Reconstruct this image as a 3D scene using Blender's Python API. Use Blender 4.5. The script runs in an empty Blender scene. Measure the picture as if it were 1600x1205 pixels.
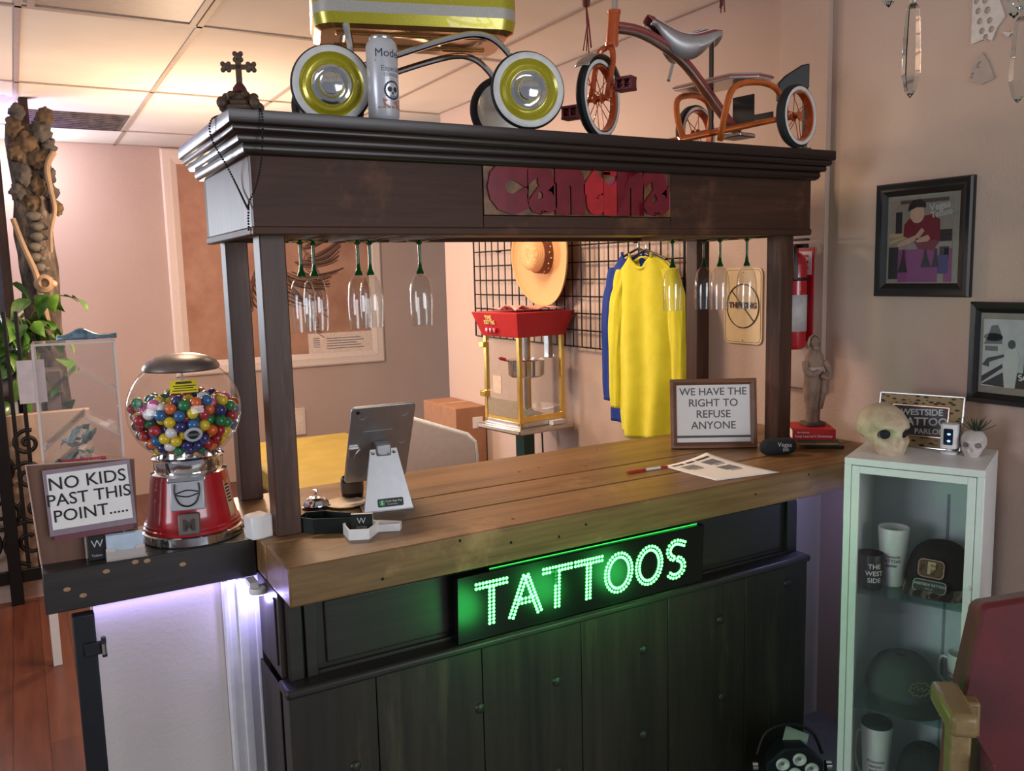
import bpy, bmesh, math, random
from mathutils import Vector, Matrix, Euler, noise
PI = math.pi
random.seed(7)
SC = bpy.context.scene
COL = SC.collection

# ------------------------------------------------------------------ camera, world, lights
def R(d): return math.radians(d)
cam_d = bpy.data.cameras.new('camera'); cam = bpy.data.objects.new('camera', cam_d); COL.objects.link(cam)
cam_d.sensor_width = 36.0; cam_d.lens = 36.0*1342.93/1600; cam_d.clip_start = 0.05
def aim(yaw, pitch, roll):
    cy, sy, cp, sp = math.cos(yaw), math.sin(yaw), math.cos(pitch), math.sin(pitch)
    f = Vector((sy*cp, cy*cp, -sp)); r = Vector((cy, -sy, 0)); d = f.cross(r)
    c, s = math.cos(roll), math.sin(roll)
    r2 = c*r+s*d; d2 = -s*r+c*d
    return Matrix((r2, -d2, -f)).transposed()
cam.matrix_world = Matrix.Translation((-0.45578, -1.77314, 1.6825)) @ aim(0.52036, 0.130147, 0.024873).to_4x4()
SC.camera = cam
SC.view_settings.view_transform = 'Standard'; SC.view_settings.look = 'None'
SC.view_settings.gamma = 1.0; SC.view_settings.use_curve_mapping = False
SC.view_settings.exposure = 0.38
SC.cycles.transparent_max_bounces = 48
W = bpy.data.worlds.new('world'); SC.world = W; W.use_nodes = True
W.node_tree.nodes['Background'].inputs[0].default_value = (0.80, 0.86, 1.0, 1)
W.node_tree.nodes['Background'].inputs[1].default_value = 0.16
def lamp(name, kind, loc, energy, color, size=None, target=None, size_y=None, spot=None):
    l = bpy.data.lights.new(name, kind); l.energy = energy; l.color = color
    if kind == 'AREA':
        l.shape = 'RECTANGLE'; l.size = size; l.size_y = size_y or size
    elif size is not None: l.shadow_soft_size = size
    if spot: l.spot_size = R(spot); l.spot_blend = 0.6
    o = bpy.data.objects.new(name, l); COL.objects.link(o); o.location = loc
    if target is not None:
        o.rotation_euler = (Vector(target)-Vector(loc)).to_track_quat('-Z', 'Y').to_euler()
    return o
# warm ceiling light and an added fill on the staff side of the bar
lamp('staff_ceiling_light', 'AREA', (0.55, 1.75, 2.69), 40, (1.0, 0.73, 0.50), 0.9, (0.55, 1.75, 0), 0.3)
lamp('staff_warm_fill', 'POINT', (0.50, 3.30, 1.86), 60, (1.0, 0.71, 0.47), 0.12)  # unseen warm fill added to brighten the ceiling and walls
# daylight from the windows at the back left, left and behind the photographer
lamp('back_window_daylight', 'AREA', (-1.55, 5.42, 1.75), 78, (0.82, 0.89, 1.0), 1.3, (-0.6, 1.0, 2.0), 1.3)
lamp('shopfront_window_daylight', 'AREA', (1.5, -5.2, 1.8), 84, (0.92, 0.94, 1.0), 2.6, (0.4, 0.5, 1.4), 1.6)
lamp('left_shopfront_daylight', 'AREA', (-4.0, -0.6, 1.8), 52, (0.86, 0.90, 1.0), 1.6, (0, 0.6, 1.6), 1.5)
lamp('violet_accent_lamp', 'POINT', (-0.47, 4.45, 2.52), 9, (0.45, 0.16, 1.0), 0.05)
lamp('cool_back_lamp', 'POINT', (-0.35, 5.2, 2.45), 9, (0.95, 0.97, 1.0), 0.15)

lamp('under_counter_led', 'POINT', (1.72, 0.10, 0.95), 0.9, (0.40, 0.42, 1.0), 0.02)

# ------------------------------------------------------------------ materials
def lin(c):
    c = c/255.0
    return c/12.92 if c <= 0.04045 else ((c+0.055)/1.055)**2.4
def C3(r, g, b): return (lin(r), lin(g), lin(b), 1)
class NT:
    def __init__(s, name):
        s.m = bpy.data.materials.new(name); s.m.use_nodes = True; s.t = s.m.node_tree
        s.b = s.t.nodes['Principled BSDF']; s.out = s.t.nodes['Material Output']
    def n(s, typ, **kw):
        x = s.t.nodes.new(typ)
        for k, v in kw.items(): setattr(x, k, v)
        return x
    def l(s, a, b): s.t.links.new(a, b)
    def coord(s, scale=(1, 1, 1), kind='Object', rot=(0, 0, 0)):
        tc = s.n('ShaderNodeTexCoord'); mp = s.n('ShaderNodeMapping')
        mp.inputs['Scale'].default_value = scale; mp.inputs['Rotation'].default_value = rot
        s.l(tc.outputs[kind], mp.inputs['Vector']); return mp.outputs['Vector']
    def noise(s, vec, scale, detail=3, rough=0.55):
        x = s.n('ShaderNodeTexNoise'); x.inputs['Scale'].default_value = scale
        x.inputs['Detail'].default_value = detail; x.inputs['Roughness'].default_value = rough
        s.l(vec, x.inputs['Vector']); return x.outputs['Fac']
    def ramp(s, fac, stops, interp='LINEAR'):
        x = s.n('ShaderNodeValToRGB'); x.color_ramp.interpolation = interp
        e = x.color_ramp.elements
        while len(e) < len(stops): e.new(0.5)
        for k, (p, c) in enumerate(stops): e[k].position = p; e[k].color = c
        s.l(fac, x.inputs['Fac']); return x.outputs['Color']
    def mix(s, fac, a, b, mode='MIX'):
        x = s.n('ShaderNodeMix', data_type='RGBA', blend_type=mode)
        if isinstance(fac, float): x.inputs[0].default_value = fac
        else: s.l(fac, x.inputs[0])
        for v, i in ((a, 6), (b, 7)):
            if isinstance(v, tuple): x.inputs[i].default_value = v
            else: s.l(v, x.inputs[i])
        return x.outputs[2]
    def bump(s, h, strength, dist=0.002):
        x = s.n('ShaderNodeBump'); x.inputs['Strength'].default_value = strength
        x.inputs['Distance'].default_value = dist
        s.l(h, x.inputs['Height']); s.l(x.outputs['Normal'], s.b.inputs['Normal'])
    def setp(s, **kw):
        for k, v in kw.items():
            k = {'base': 'Base Color', 'rough': 'Roughness', 'metal': 'Metallic', 'emit': 'Emission Color', 'estr': 'Emission Strength', 'coat': 'Coat Weight', 'spec': 'Specular IOR Level', 'trans': 'Transmission Weight', 'sheen': 'Sheen Weight'}[k]
            s.b.inputs[k].default_value = v
        return s
def plain(name, col, rough=0.5, metal=0.0, var=0.06, scale=40, bump=0.0, coat=0.0, spec=0.5):
    """a painted / plastic / metal surface with a slight procedural variation"""
    s = NT(name); v = s.coord(); f = s.noise(v, scale)
    d = tuple(max(0, c*(1-var*2)) for c in col[:3])+(1,); u = tuple(min(1, c*(1+var)) for c in col[:3])+(1,)
    s.l(s.ramp(f, [(0.3, d), (0.7, u)]), s.b.inputs['Base Color'])
    s.setp(rough=rough, metal=metal, coat=coat, spec=spec)
    if bump: s.bump(f, bump)
    return s.m
def wood(name, dark, light, axis='x', rough=0.5, fine=60, coarse=7, bump=0.25, wear=None, spec=0.4):
    s = NT(name)
    st = {'x': (0.06, 1, 1), 'y': (1, 0.06, 1), 'z': (1, 1, 0.06)}[axis]
    v = s.coord(st); f = s.noise(v, fine, 5, 0.65); g = s.noise(v, coarse, 3, 0.6)
    c = s.mix(0.55, s.ramp(f, [(0.28, dark), (0.72, light)]), s.ramp(g, [(0.3, dark), (0.75, light)]))
    if wear:
        w = s.noise(s.coord((0.25, 0.25, 0.25) if axis == 'x' else (1, 1, 0.12)), 14, 5, 0.7)
        c = s.mix(s.ramp(w, [(0.56, (0, 0, 0, 1)), (0.74, (1, 1, 1, 1))]), c, wear)
    s.l(c, s.b.inputs['Base Color']); s.setp(rough=rough, spec=spec); s.bump(f, bump, 0.0015)
    return s.m
def thin_glass(name, tint=(1, 1, 1, 1), ior=1.45, rough=0.0, body=0.0, bodycol=(1, 1, 1, 1)):
    """thin clear sheet: transparent, with Fresnel reflection and an optional faint body colour"""
    s = NT(name); t = s.n('ShaderNodeBsdfTransparent'); t.inputs[0].default_value = tint
    g = s.n('ShaderNodeBsdfGlossy'); g.inputs['Roughness'].default_value = rough
    fr = s.n('ShaderNodeLayerWeight'); fr.inputs['Blend'].default_value = 0.5
    pw = s.n('ShaderNodeMath', operation='POWER'); pw.inputs[1].default_value = 4.0; s.l(fr.outputs['Facing'], pw.inputs[0])
    ma = s.n('ShaderNodeMath', operation='MULTIPLY_ADD'); ma.inputs[1].default_value = 0.55 if ior > 1.4 else 0.3; ma.inputs[2].default_value = 0.045; s.l(pw.outputs[0], ma.inputs[0])
    mx = s.n('ShaderNodeMixShader'); base = t.outputs[0]
    if body:
        d = s.n('ShaderNodeBsdfDiffuse'); d.inputs[0].default_value = bodycol
        m2 = s.n('ShaderNodeMixShader'); m2.inputs[0].default_value = body
        s.l(t.outputs[0], m2.inputs[1]); s.l(d.outputs[0], m2.inputs[2]); base = m2.outputs[0]
    s.l(ma.outputs[0], mx.inputs[0]); s.l(base, mx.inputs[1]); s.l(g.outputs[0], mx.inputs[2])
    s.l(mx.outputs[0], s.out.inputs['Surface']); return s.m
def emis(name, col, strength):
    s = NT(name); s.setp(base=(0, 0, 0, 1), emit=col, estr=strength); return s.m
def flat(name, r, g, b, rough=0.6, metal=0.0, **k): return plain(name, C3(r, g, b), rough, metal, **k)

M = {}
s = NT('wall_paint'); v = s.coord(); f = s.noise(v, 1.3, 3); g = s.noise(v, 150, 2)
s.l(s.ramp(f, [(0.3, C3(190, 165, 151)), (0.7, C3(199, 174, 159))]), s.b.inputs['Base Color']); s.setp(rough=0.75); s.bump(g, 0.55, 0.003); M['wall'] = s.m
s = NT('half_wall_paint'); v = s.coord(); f = s.noise(v, 2, 3); g = s.noise(v, 95, 2)
s.l(s.ramp(f, [(0.3, C3(200, 190, 184)), (0.7, C3(210, 200, 193))]), s.b.inputs['Base Color']); s.setp(rough=0.75); s.bump(g, 0.35, 0.003); M['halfwall'] = s.m
s = NT('ceiling_tile'); v = s.coord(); g = s.noise(v, 220, 2); f = s.noise(v, 2.0, 3)
s.l(s.ramp(f, [(0.3, C3(222, 212, 204)), (0.7, C3(232, 224, 216))]), s.b.inputs['Base Color']); s.setp(rough=0.9); s.bump(g, 0.3, 0.002); M['ceil'] = s.m
M['grid'] = flat('ceiling_grid_paint', 175, 158, 148, 0.6)
s = NT('laminate_floor'); v = s.coord((1, 0.08, 1)); f = s.noise(v, 28, 5, .65)
br = s.n('ShaderNodeTexBrick'); br.offset = 0.4; br.inputs['Scale'].default_value = 1.0; br.inputs['Brick Width'].default_value = 1.2; br.inputs['Row Height'].default_value = 0.12; br.inputs['Mortar Size'].default_value = 0.0015
br.inputs['Color1'].default_value = (1, 1, 1, 1); br.inputs['Color2'].default_value = (0.72, 0.72, 0.72, 1); br.inputs['Mortar'].default_value = (0.3, 0.3, 0.3, 1)
s.l(s.coord((1, 1, 1), rot=(0, 0, PI/2)), br.inputs['Vector'])
c = s.ramp(f, [(0.25, C3(74, 40, 31)), (0.75, C3(112, 64, 49))]); c = s.mix(1.0, c, br.outputs['Color'], 'MULTIPLY')
s.l(c, s.b.inputs['Base Color']); s.setp(rough=0.32); M['floor'] = s.m
M['trimwhite'] = flat('white_trim_paint', 226, 224, 222, 0.45, var=0.03)
M['canopy_x'] = wood('walnut_stain_x', C3(40, 22, 15), C3(86, 55, 40), 'x', 0.5, wear=C3(112, 72, 50), spec=0.22)
M['canopy_z'] = wood('walnut_stain_z', C3(44, 27, 20), C3(92, 62, 48), 'z', 0.42, wear=C3(110, 78, 60), spec=0.3)
M['canopy_y'] = wood('walnut_stain_y', C3(36, 24, 20), C3(78, 56, 47), 'y', 0.34)
M['crown'] = wood('dark_crown_stain', C3(26, 15, 12), C3(54, 36, 30), 'x', 0.3)
M['slat'] = wood('oak_slat', C3(104, 72, 44), C3(160, 118, 78), 'x', 0.5)
M['counter'] = wood('counter_oak', C3(78, 55, 31), C3(156, 118, 74), 'x', 0.38, 70, 9, 0.4, wear=C3(172, 132, 88))
M['base_x'] = wood('black_stain_x', C3(24, 21, 19), C3(50, 45, 40), 'x', 0.42)
M['base_z'] = wood('black_stain_z', C3(22, 18, 16), C3(54, 43, 35), 'z', 0.44, 40, 10, 0.35, wear=C3(68, 58, 44))
M['shelf'] = wood('ebony_shelf', C3(30, 28, 27), C3(66, 60, 56), 'x', 0.4, 50, 8)
M['shelf_tan'] = wood('brown_board', C3(96, 66, 52), C3(128, 92, 74), 'z', 0.5)
M['seam'] = flat('dark_gap', 24, 16, 10, 0.9)
M['white'] = flat('white_gloss', 232, 232, 230, 0.35, var=0.02)
M['paper'] = flat('paper', 236, 233, 228, 0.8, var=0.015)
M['ink'] = flat('black_ink', 28, 28, 32, 0.7)
M['greyink'] = flat('grey_ink', 92, 92, 98, 0.7)
M['lightink'] = flat('silver_ink', 188, 190, 190, 0.5)
M['black'] = flat('black_plastic', 22, 22, 23, 0.4)
M['blackmatte'] = flat('black_cloth', 36, 36, 40, 0.9, bump=0.2, scale=300)
M['steelblack'] = flat('black_steel', 30, 32, 38, 0.45, 0.3)
M['iron'] = flat('wrought_iron', 22, 19, 18, 0.5, 0.4, bump=0.2)
M['chrome'] = plain('chrome', (0.84, 0.83, 0.84, 1), 0.10, 1.0, 0.02)
M['steel'] = plain('brushed_steel', (0.56, 0.55, 0.54, 1), 0.3, 1.0, 0.05)
M['alu'] = plain('grey_aluminium', (0.40, 0.40, 0.41, 1), 0.38, 0.85, 0.04)
M['alulight'] = plain('light_aluminium', (0.50, 0.50, 0.51, 1), 0.42, 0.6, 0.03)
M['gold'] = plain('gold_metal', (0.83, 0.58, 0.16, 1), 0.28, 1.0, 0.05)
M['glass'] = thin_glass('clear_glass', (0.97, 0.975, 0.97, 1))
M['acrylic'] = thin_glass('clear_acrylic', (0.95, 0.95, 0.95, 1), body=0.015, bodycol=(0.9, 0.88, 0.86, 1))
M['greenglass'] = thin_glass('green_glass', C3(70, 140, 96), body=0.45, bodycol=C3(20, 96, 52))
M['shelfglass'] = thin_glass('shelf_glass', C3(206, 226, 222), body=0.06, bodycol=C3(150, 190, 186))
M['red'] = flat('red_enamel', 176, 22, 34, 0.28, coat=0.5)
M['redmatte'] = flat('red_paint', 186, 26, 36, 0.5)
M['rubber'] = flat('black_rubber', 24, 24, 26, 0.7)
M['whitewall'] = flat('white_rubber', 214, 214, 212, 0.5)
# ------------------------------------------------------------------ mesh helpers
I4 = Matrix.Identity(4)
def T(x, y, z): return Matrix.Translation((x, y, z))
def RX(d): return Matrix.Rotation(R(d), 4, 'X')
def RY(d): return Matrix.Rotation(R(d), 4, 'Y')
def RZ(d): return Matrix.Rotation(R(d), 4, 'Z')
def S(x, y, z): return Matrix.Diagonal((x, y, z, 1))
class MB:
    def __init__(s): s.bm = bmesh.new()
    def geo(s, verts, faces, Mx=None):
        vs = [s.bm.verts.new((Mx @ Vector(v)) if Mx is not None else v) for v in verts]
        for f in faces:
            try: s.bm.faces.new([vs[i] for i in f])
            except ValueError: pass
        return s
    def box(s, x0, x1, y0, y1, z0, z1, Mx=None):
        v = [(x, y, z) for x in (x0, x1) for y in (y0, y1) for z in (z0, z1)]
        return s.geo(v, [(0, 1, 3, 2), (4, 6, 7, 5), (0, 4, 5, 1), (2, 3, 7, 6), (0, 2, 6, 4), (1, 5, 7, 3)], Mx)
    def lathe(s, prof, n=32, Mx=None, cap=True, a0=0, a1=2*PI, sc=(1, 1)):
        full = abs(a1-a0-2*PI) < 1e-6; k = n if full else n+1
        v = []; f = []
        for (r, z) in prof:
            for i in range(k):
                a = a0+(a1-a0)*i/n; v.append((r*math.cos(a)*sc[0], r*math.sin(a)*sc[1], z))
        for j in range(len(prof)-1):
            for i in range(n):
                i2 = (i+1) % k
                f.append((j*k+i, j*k+i2, (j+1)*k+i2, (j+1)*k+i))
        if cap and full:
            if prof[0][0] > 1e-6: f.append(tuple(reversed(range(k))))
            if prof[-1][0] > 1e-6: f.append(tuple((len(prof)-1)*k+i for i in range(k)))
        return s.geo(v, f, Mx)
    def cyl(s, p0, p1, r0, r1=None, n=16, Mx=None):
        p0 = Vector(p0); p1 = Vector(p1); d = p1-p0; q = d.to_track_quat('Z', 'Y').to_matrix().to_4x4()
        A = Matrix.Translation(p0) @ q
        if Mx is not None: A = Mx @ A
        return s.lathe([(r0, 0), (r0 if r1 is None else r1, d.length)], n, A)
    def tube(s, pts, r, n=8, closed=False, Mx=None, flat=None):
        P = [Vector(p) for p in pts]; m = len(P); v = []; f = []
        up = None
        for i, p in enumerate(P):
            a = P[(i-1) % m] if (closed or i > 0) else p; b = P[(i+1) % m] if (closed or i < m-1) else p
            t = (b-a).normalized()
            if up is None:
                up = Vector((0, 0, 1)) if abs(t.z) < 0.9 else Vector((1, 0, 0))
            side = t.cross(up); side.normalize(); up2 = side.cross(t).normalized(); up = up2
            rr = r[i] if isinstance(r, (list, tuple)) else r
            for k in range(n):
                an = 2*PI*k/n
                w = side*math.cos(an)*rr*(flat or 1)+up2*math.sin(an)*rr
                v.append(p+w)
        L = m if closed else m-1
        for i in range(L):
            j = (i+1) % m
            for k in range(n):
                k2 = (k+1) % n; f.append((i*n+k, i*n+k2, j*n+k2, j*n+k))
        if not closed:
            f.append(tuple(reversed(range(n)))); f.append(tuple((m-1)*n+k for k in range(n)))
        return s.geo(v, f, Mx)
    def ball(s, c, r, seg=16, ring=10, Mx=None):
        if not isinstance(r, (tuple, list)): r = (r, r, r)
        prof = [(math.sin(PI*j/ring), -math.cos(PI*j/ring)) for j in range(ring+1)]
        prof[0] = (0.0001, -1); prof[-1] = (0.0001, 1)
        A = T(*c) @ S(*r)
        if Mx is not None: A = Mx @ A
        return s.lathe(prof, seg, A, cap=False)
    def prism(s, poly, z0, z1, Mx=None, top=None):
        n = len(poly); top = top or poly
        v = [(x, y, z0) for x, y in poly]+[(x, y, z1) for x, y in top]
        f = [tuple(reversed(range(n))), tuple(range(n, 2*n))]+[(i, (i+1) % n, n+(i+1) % n, n+i) for i in range(n)]
        return s.geo(v, f, Mx)
    def surf(s, rows, Mx=None, closed_u=False):
        n = len(rows[0]); v = [p for r_ in rows for p in r_]; f = []
        for j in range(len(rows)-1):
            for i in range(n if closed_u else n-1):
                i2 = (i+1) % n; f.append((j*n+i, j*n+i2, (j+1)*n+i2, (j+1)*n+i))
        return s.geo(v, f, Mx)
    def text(s, body, size, Mx, depth=0.0006, align='CENTER', space=1.0, bold=0.0, line=1.0):
        cu = bpy.data.curves.new('txt', 'FONT'); cu.body = body; cu.size = size; cu.extrude = depth
        cu.align_x = align; cu.align_y = 'CENTER'; cu.space_character = space; cu.offset = bold; cu.space_line = line; cu.resolution_u = 3
        o = bpy.data.objects.new('txt', cu); COL.objects.link(o)
        bpy.context.view_layer.update()
        me = bpy.data.meshes.new_from_object(o.evaluated_get(bpy.context.evaluated_depsgraph_get()))
        me.transform(Mx); s.bm.from_mesh(me)
        bpy.data.objects.remove(o); bpy.data.curves.remove(cu); bpy.data.meshes.remove(me)
        return s
    def build(s, name, mat, parent=None, smooth=35, bevel=0, loc=None, subsurf=0, solid=0, recalc=True, rot=None):
        if recalc: bmesh.ops.recalc_face_normals(s.bm, faces=s.bm.faces)
        me = bpy.data.meshes.new(name); s.bm.to_mesh(me); s.bm.free()
        me.materials.append(mat)
        if smooth:
            for p in me.polygons: p.use_smooth = True
            if smooth < 180: me.set_sharp_from_angle(angle=R(smooth))
        o = bpy.data.objects.new(name, me); COL.objects.link(o)
        if solid:
            md = o.modifiers.new('thickness', 'SOLIDIFY'); md.thickness = solid; md.offset = 0
        if bevel:
            md = o.modifiers.new('edges', 'BEVEL'); md.width = bevel; md.segments = 2; md.limit_method = 'ANGLE'; md.angle_limit = R(40)
        if subsurf:
            md = o.modifiers.new('subdiv', 'SUBSURF'); md.levels = subsurf; md.render_levels = subsurf
        if parent is not None: o.parent = parent
        if loc is not None: o.location = loc
        if rot is not None: o.rotation_euler = rot
        return o
def tag(o, label=None, cat=None, group=None, kind=None):
    if label: o['label'] = label
    if cat: o['category'] = cat
    if group: o['group'] = group
    if kind: o['kind'] = kind
    return o
def thing(name, label, cat, loc=(0, 0, 0), rz=0, group=None, Mx=None):
    o = bpy.data.objects.new(name, None); COL.objects.link(o); o.empty_display_size = 0.05
    if Mx is not None: o.matrix_world = Mx
    else:
        o.location = loc; o.rotation_euler = (0, 0, R(rz))
    return tag(o, label, cat, group)
def dup(root, label=None, loc=None, rz=None, mats=None):
    r = root.copy(); COL.objects.link(r)
    if loc is not None: r.location = loc
    if rz is not None: r.rotation_euler = (0, 0, R(rz))
    if label: r['label'] = label
    for ch in list(root.children):
        c = ch.copy(); COL.objects.link(c); c.parent = r
        for g in list(ch.children):
            d = g.copy(); COL.objects.link(d); d.parent = c
    return r
def struct(name, mb, mat, **k): return tag(mb.build(name, mat, **k), kind='structure')
def arc(c, r, a0, a1, n, plane='xz', y=0):
    out = []
    for i in range(n+1):
        a = R(a0+(a1-a0)*i/n); p = (c[0]+r*math.cos(a), c[1]+r*math.sin(a))
        out.append({'xz': (p[0], y, p[1]), 'xy': (p[0], p[1], y), 'yz': (y, p[0], p[1])}[plane])
    return out
def spline(pts, n=8):
    """Catmull-Rom through the points"""
    P = [Vector(p) for p in pts]; out = []
    for i in range(len(P)-1):
        p0 = P[max(i-1, 0)]; p1 = P[i]; p2 = P[i+1]; p3 = P[min(i+2, len(P)-1)]
        for k in range(n):
            t = k/n
            out.append(0.5*((2*p1)+(-p0+p2)*t+(2*p0-5*p1+4*p2-p3)*t*t+(-p0+3*p1-3*p2+p3)*t**3))
    out.append(P[-1]); return out
def rrect(w, h, r, n=4, cx=0, cy=0):
    out = []
    for (sx, sy, a) in ((1, 1, 0), (-1, 1, 90), (-1, -1, 180), (1, -1, 270)):
        for i in range(n+1):
            t = R(a+90*i/n); out.append((cx+sx*(w/2-r)+r*math.cos(t), cy+sy*(h/2-r)+r*math.sin(t)))
    return out

def frame_ring(w, h, b, d, z0=0.0, Mx=None, back=0.0):
    """mitred frame, front towards -y, bottom edge at z0"""
    prof = [(0.0, back), (0.0, -d*0.7), (b*0.12, -d), (b*0.45, -d*0.86), (b*0.6, -d*0.92), (b, -d*0.45), (b, back)]
    rows = [[(-w/2+i, y, z0+i), (w/2-i, y, z0+i), (w/2-i, y, z0+h-i), (-w/2+i, y, z0+h-i)] for i, y in prof]
    return MB().surf(rows, Mx, closed_u=True)
FZ = 0.0; WX = 2.05; YB = 5.53; CZ = 2.726; Z1 = 1.07
# ------------------------------------------------------------------ setting
struct('floor', MB().box(-3.2, 3.2, -3.2, YB+0.1, FZ-0.1, FZ), M['floor'], smooth=0)
struct('floor_front', MB().box(-0.05, WX, -3.2, 0.336, FZ, FZ+0.004), plain('grey_vinyl', C3(150, 152, 156), 0.5, 0, 0.08, 9), smooth=0)
ce = struct('ceiling', MB().box(-3.2, 3.2, -1.5, YB+0.1, CZ, CZ+0.08), M['ceil'], smooth=0)
g = MB()
for k in range(-5, 5):
    x = 0.304+0.653*k
    if x < WX-0.05: g.box(x-0.012, x+0.012, -1.4, YB, CZ-0.006, CZ)
for k in range(-2, 3):
    y = 2.075+1.395*k
    if y < YB-0.1: g.box(-3.2, WX, y-0.012, y+0.012, CZ-0.006, CZ)
g.box(WX-0.022, WX, -1.4, 3.45, CZ-0.006, CZ)
g.box(-3.2, 3.2, YB-0.024, YB, CZ-0.006, CZ)
g.build('ceiling_grid', M['grid'], ce, smooth=0)
struct('wall_back', MB().box(-3.2, 3.2, YB, YB+0.1, FZ, CZ), M['wall'], smooth=0)
struct('wall_right', MB().box(WX, WX+0.12, -3.2, 3.45, FZ, CZ), M['wall'], smooth=0)
struct('wall_low', MB().box(-2.6, -0.15, 3.42, 3.50, FZ, 1.0), M['wall'], smooth=0)
f = MB()
for b in ((-2.25, -0.85, 2.44, 2.50), (-2.25, -0.85, 1.04, 1.10), (-2.25, -2.19, 1.10, 2.44), (-0.91, -0.85, 1.10, 2.44), (-1.57, -1.53, 1.10, 2.44)): f.box(b[0], b[1], YB-0.03, YB, b[2], b[3])
struct('window_1', f, M['trimwhite'], bevel=0.003)
struct('trim_1', MB().box(WX-0.022, WX, 0.328, 0.542, 1.235, CZ), M['wall'], bevel=0.003)
struct('wall_half', MB().box(-0.362, 0.03, 0.31, 0.44, FZ, 0.97), M['halfwall'], smooth=0)
c = MB()
for x0, x1, d in ((-0.085, 0.004, 0.012), (-0.083, -0.070, 0.018), (-0.052, -0.030, 0.020), (-0.012, 0.002, 0.018)):
    c.box(x0, x1, 0.31-d, 0.31, FZ, 0.975)
struct('trim_2', c, M['trimwhite'], bevel=0.003)
struct('wall_under_counter', MB().box(1.0, WX, 0.336, 0.44, FZ, 0.975), M['halfwall'], smooth=0)
# ceiling fittings
t = thing('ceiling_light', 'dull unlit fluorescent ceiling panel at top left with beige frame', 'ceiling light', (-0.02, 1.375, CZ))
f = MB()
for b in ((-0.30, 0.30, -0.67, -0.645), (-0.30, 0.30, 0.645, 0.67), (-0.30, -0.275, -0.645, 0.645), (0.275, 0.30, -0.645, 0.645)): f.box(b[0], b[1], b[2], b[3], -0.014, 0)
f.build('frame', M['grid'], t)
MB().box(-0.275, 0.275, -0.645, 0.645, -0.008, 0).build('diffuser', flat('unlit_diffuser', 176, 160, 150, 0.5), t, smooth=0)
t = thing('ceiling_vent', 'long grey dust stained ceiling vent panel close to the back wall', 'ceiling vent', (-0.02, 4.56, CZ))
s = NT('dusty_vent'); v = s.coord((3, 1, 1)); fq = s.noise(v, 5, 3)
s.l(s.ramp(fq, [(0.3, C3(62, 56, 56)), (0.7, C3(112, 102, 98))]), s.b.inputs['Base Color']); s.setp(rough=0.9)
MB().box(-0.295, 0.295, -0.30, 0.30, -0.008, 0).build('panel', s.m, t)
f = MB()
for k in range(9): f.box(-0.27, 0.27, -0.27+k*0.065, -0.255+k*0.065, -0.014, -0.006)
f.build('louvre', s.m, t, smooth=0)

# ------------------------------------------------------------------ the bar
t = thing('bar_cabinet', 'black stained wooden bar front with riveted lower panel, beneath the counter', 'bar', (0, 0, FZ))
q = lambda z: z-FZ
MB().box(0.02, 1.635, 0.10, 0.30, 0, q(0.98)).build('carcass', M['base_x'], t, smooth=0)
f = MB()
for x0, x1 in ((0.012, 0.045), (0.052, 0.078), (1.60, 1.643)): f.box(x0, x1, 0.085, 0.105, q(0.765), q(0.98))
f.box(0.078, 1.60, 0.088, 0.102, q(0.955), q(0.98)); f.box(0.078, 1.60, 0.088, 0.102, q(0.765), q(0.785))
f.build('rail', M['base_x'], t, bevel=0.002)
for x0, x1 in ((0.10, 0.52), (0.54, 1.08), (1.10, 1.58)):
    p = MB().box(x0, x1, 0.094, 0.102, q(0.795), q(0.945)).build('upper_panel', M['base_x'], t, bevel=0.004)
MB().box(-0.012, 1.655, 0.035, 0.11, q(0.755), q(0.778)).build('ledge_moulding', M['base_x'], t, bevel=0.008)
f = MB()
xs = [-0.006, 0.20, 0.48, 0.78, 1.08, 1.38, 1.648]
for a, b in zip(xs, xs[1:]): f.box(a+0.0012, b-0.0012, 0.045, 0.10, 0.0, q(0.756))
f.build('lower_panel', M['base_z'], t, bevel=0.0015)
for (x, z) in ((0.47, 0.60), (0.70, 0.61), (0.99, 0.625), (1.28, 0.645), (1.56, 0.70), (0.14, 0.55), (0.41, 0.33), (0.70, 0.35), (1.29, 0.40), (0.99, 0.37)):
    MB().ball((x, 0.045, q(z)), (0.014, 0.009, 0.014), 12, 8).build('rivet', M['base_x'], t)
f = MB().box(-0.006, 0.0, 0.12, 0.30, 0, q(0.756)); f.box(0.0, 0.02, 0.11, 0.30, q(0.775), q(0.98)); f.box(-0.004, 0.016, 0.13, 0.145, q(0.8), q(0.96)); f.build('side_panel', M['base_z'], t, bevel=0.002)

t = thing('bar_counter', 'thick worn oak counter top of three long planks on the bar', 'counter', (0, 0, 0.98))
for y0, y1 in ((0.0, 0.196), (0.1985, 0.372), (0.3745, 0.69)):
    MB().box(0.0, 2.045, y0, y1, 0.0, 0.09).build('plank', M['counter'], t, bevel=0.005)
random.seed(3)
for k in range(11):
    x = random.uniform(0.1, 1.7); y = random.uniform(0.03, 0.66); MB().lathe([(random.uniform(0.003, 0.006), 0.0898), (0.003, 0.0904)], 8, T(x, y, 0)).build('knot', M['seam'], t)
for k in range(7): MB().lathe([(0.004, 0), (0.003, 0.0008)], 8, T(random.uniform(0.05, 1.7), 0, random.uniform(0.015, 0.08)) @ RX(90)).build('nail', M['seam'], t)

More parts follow.
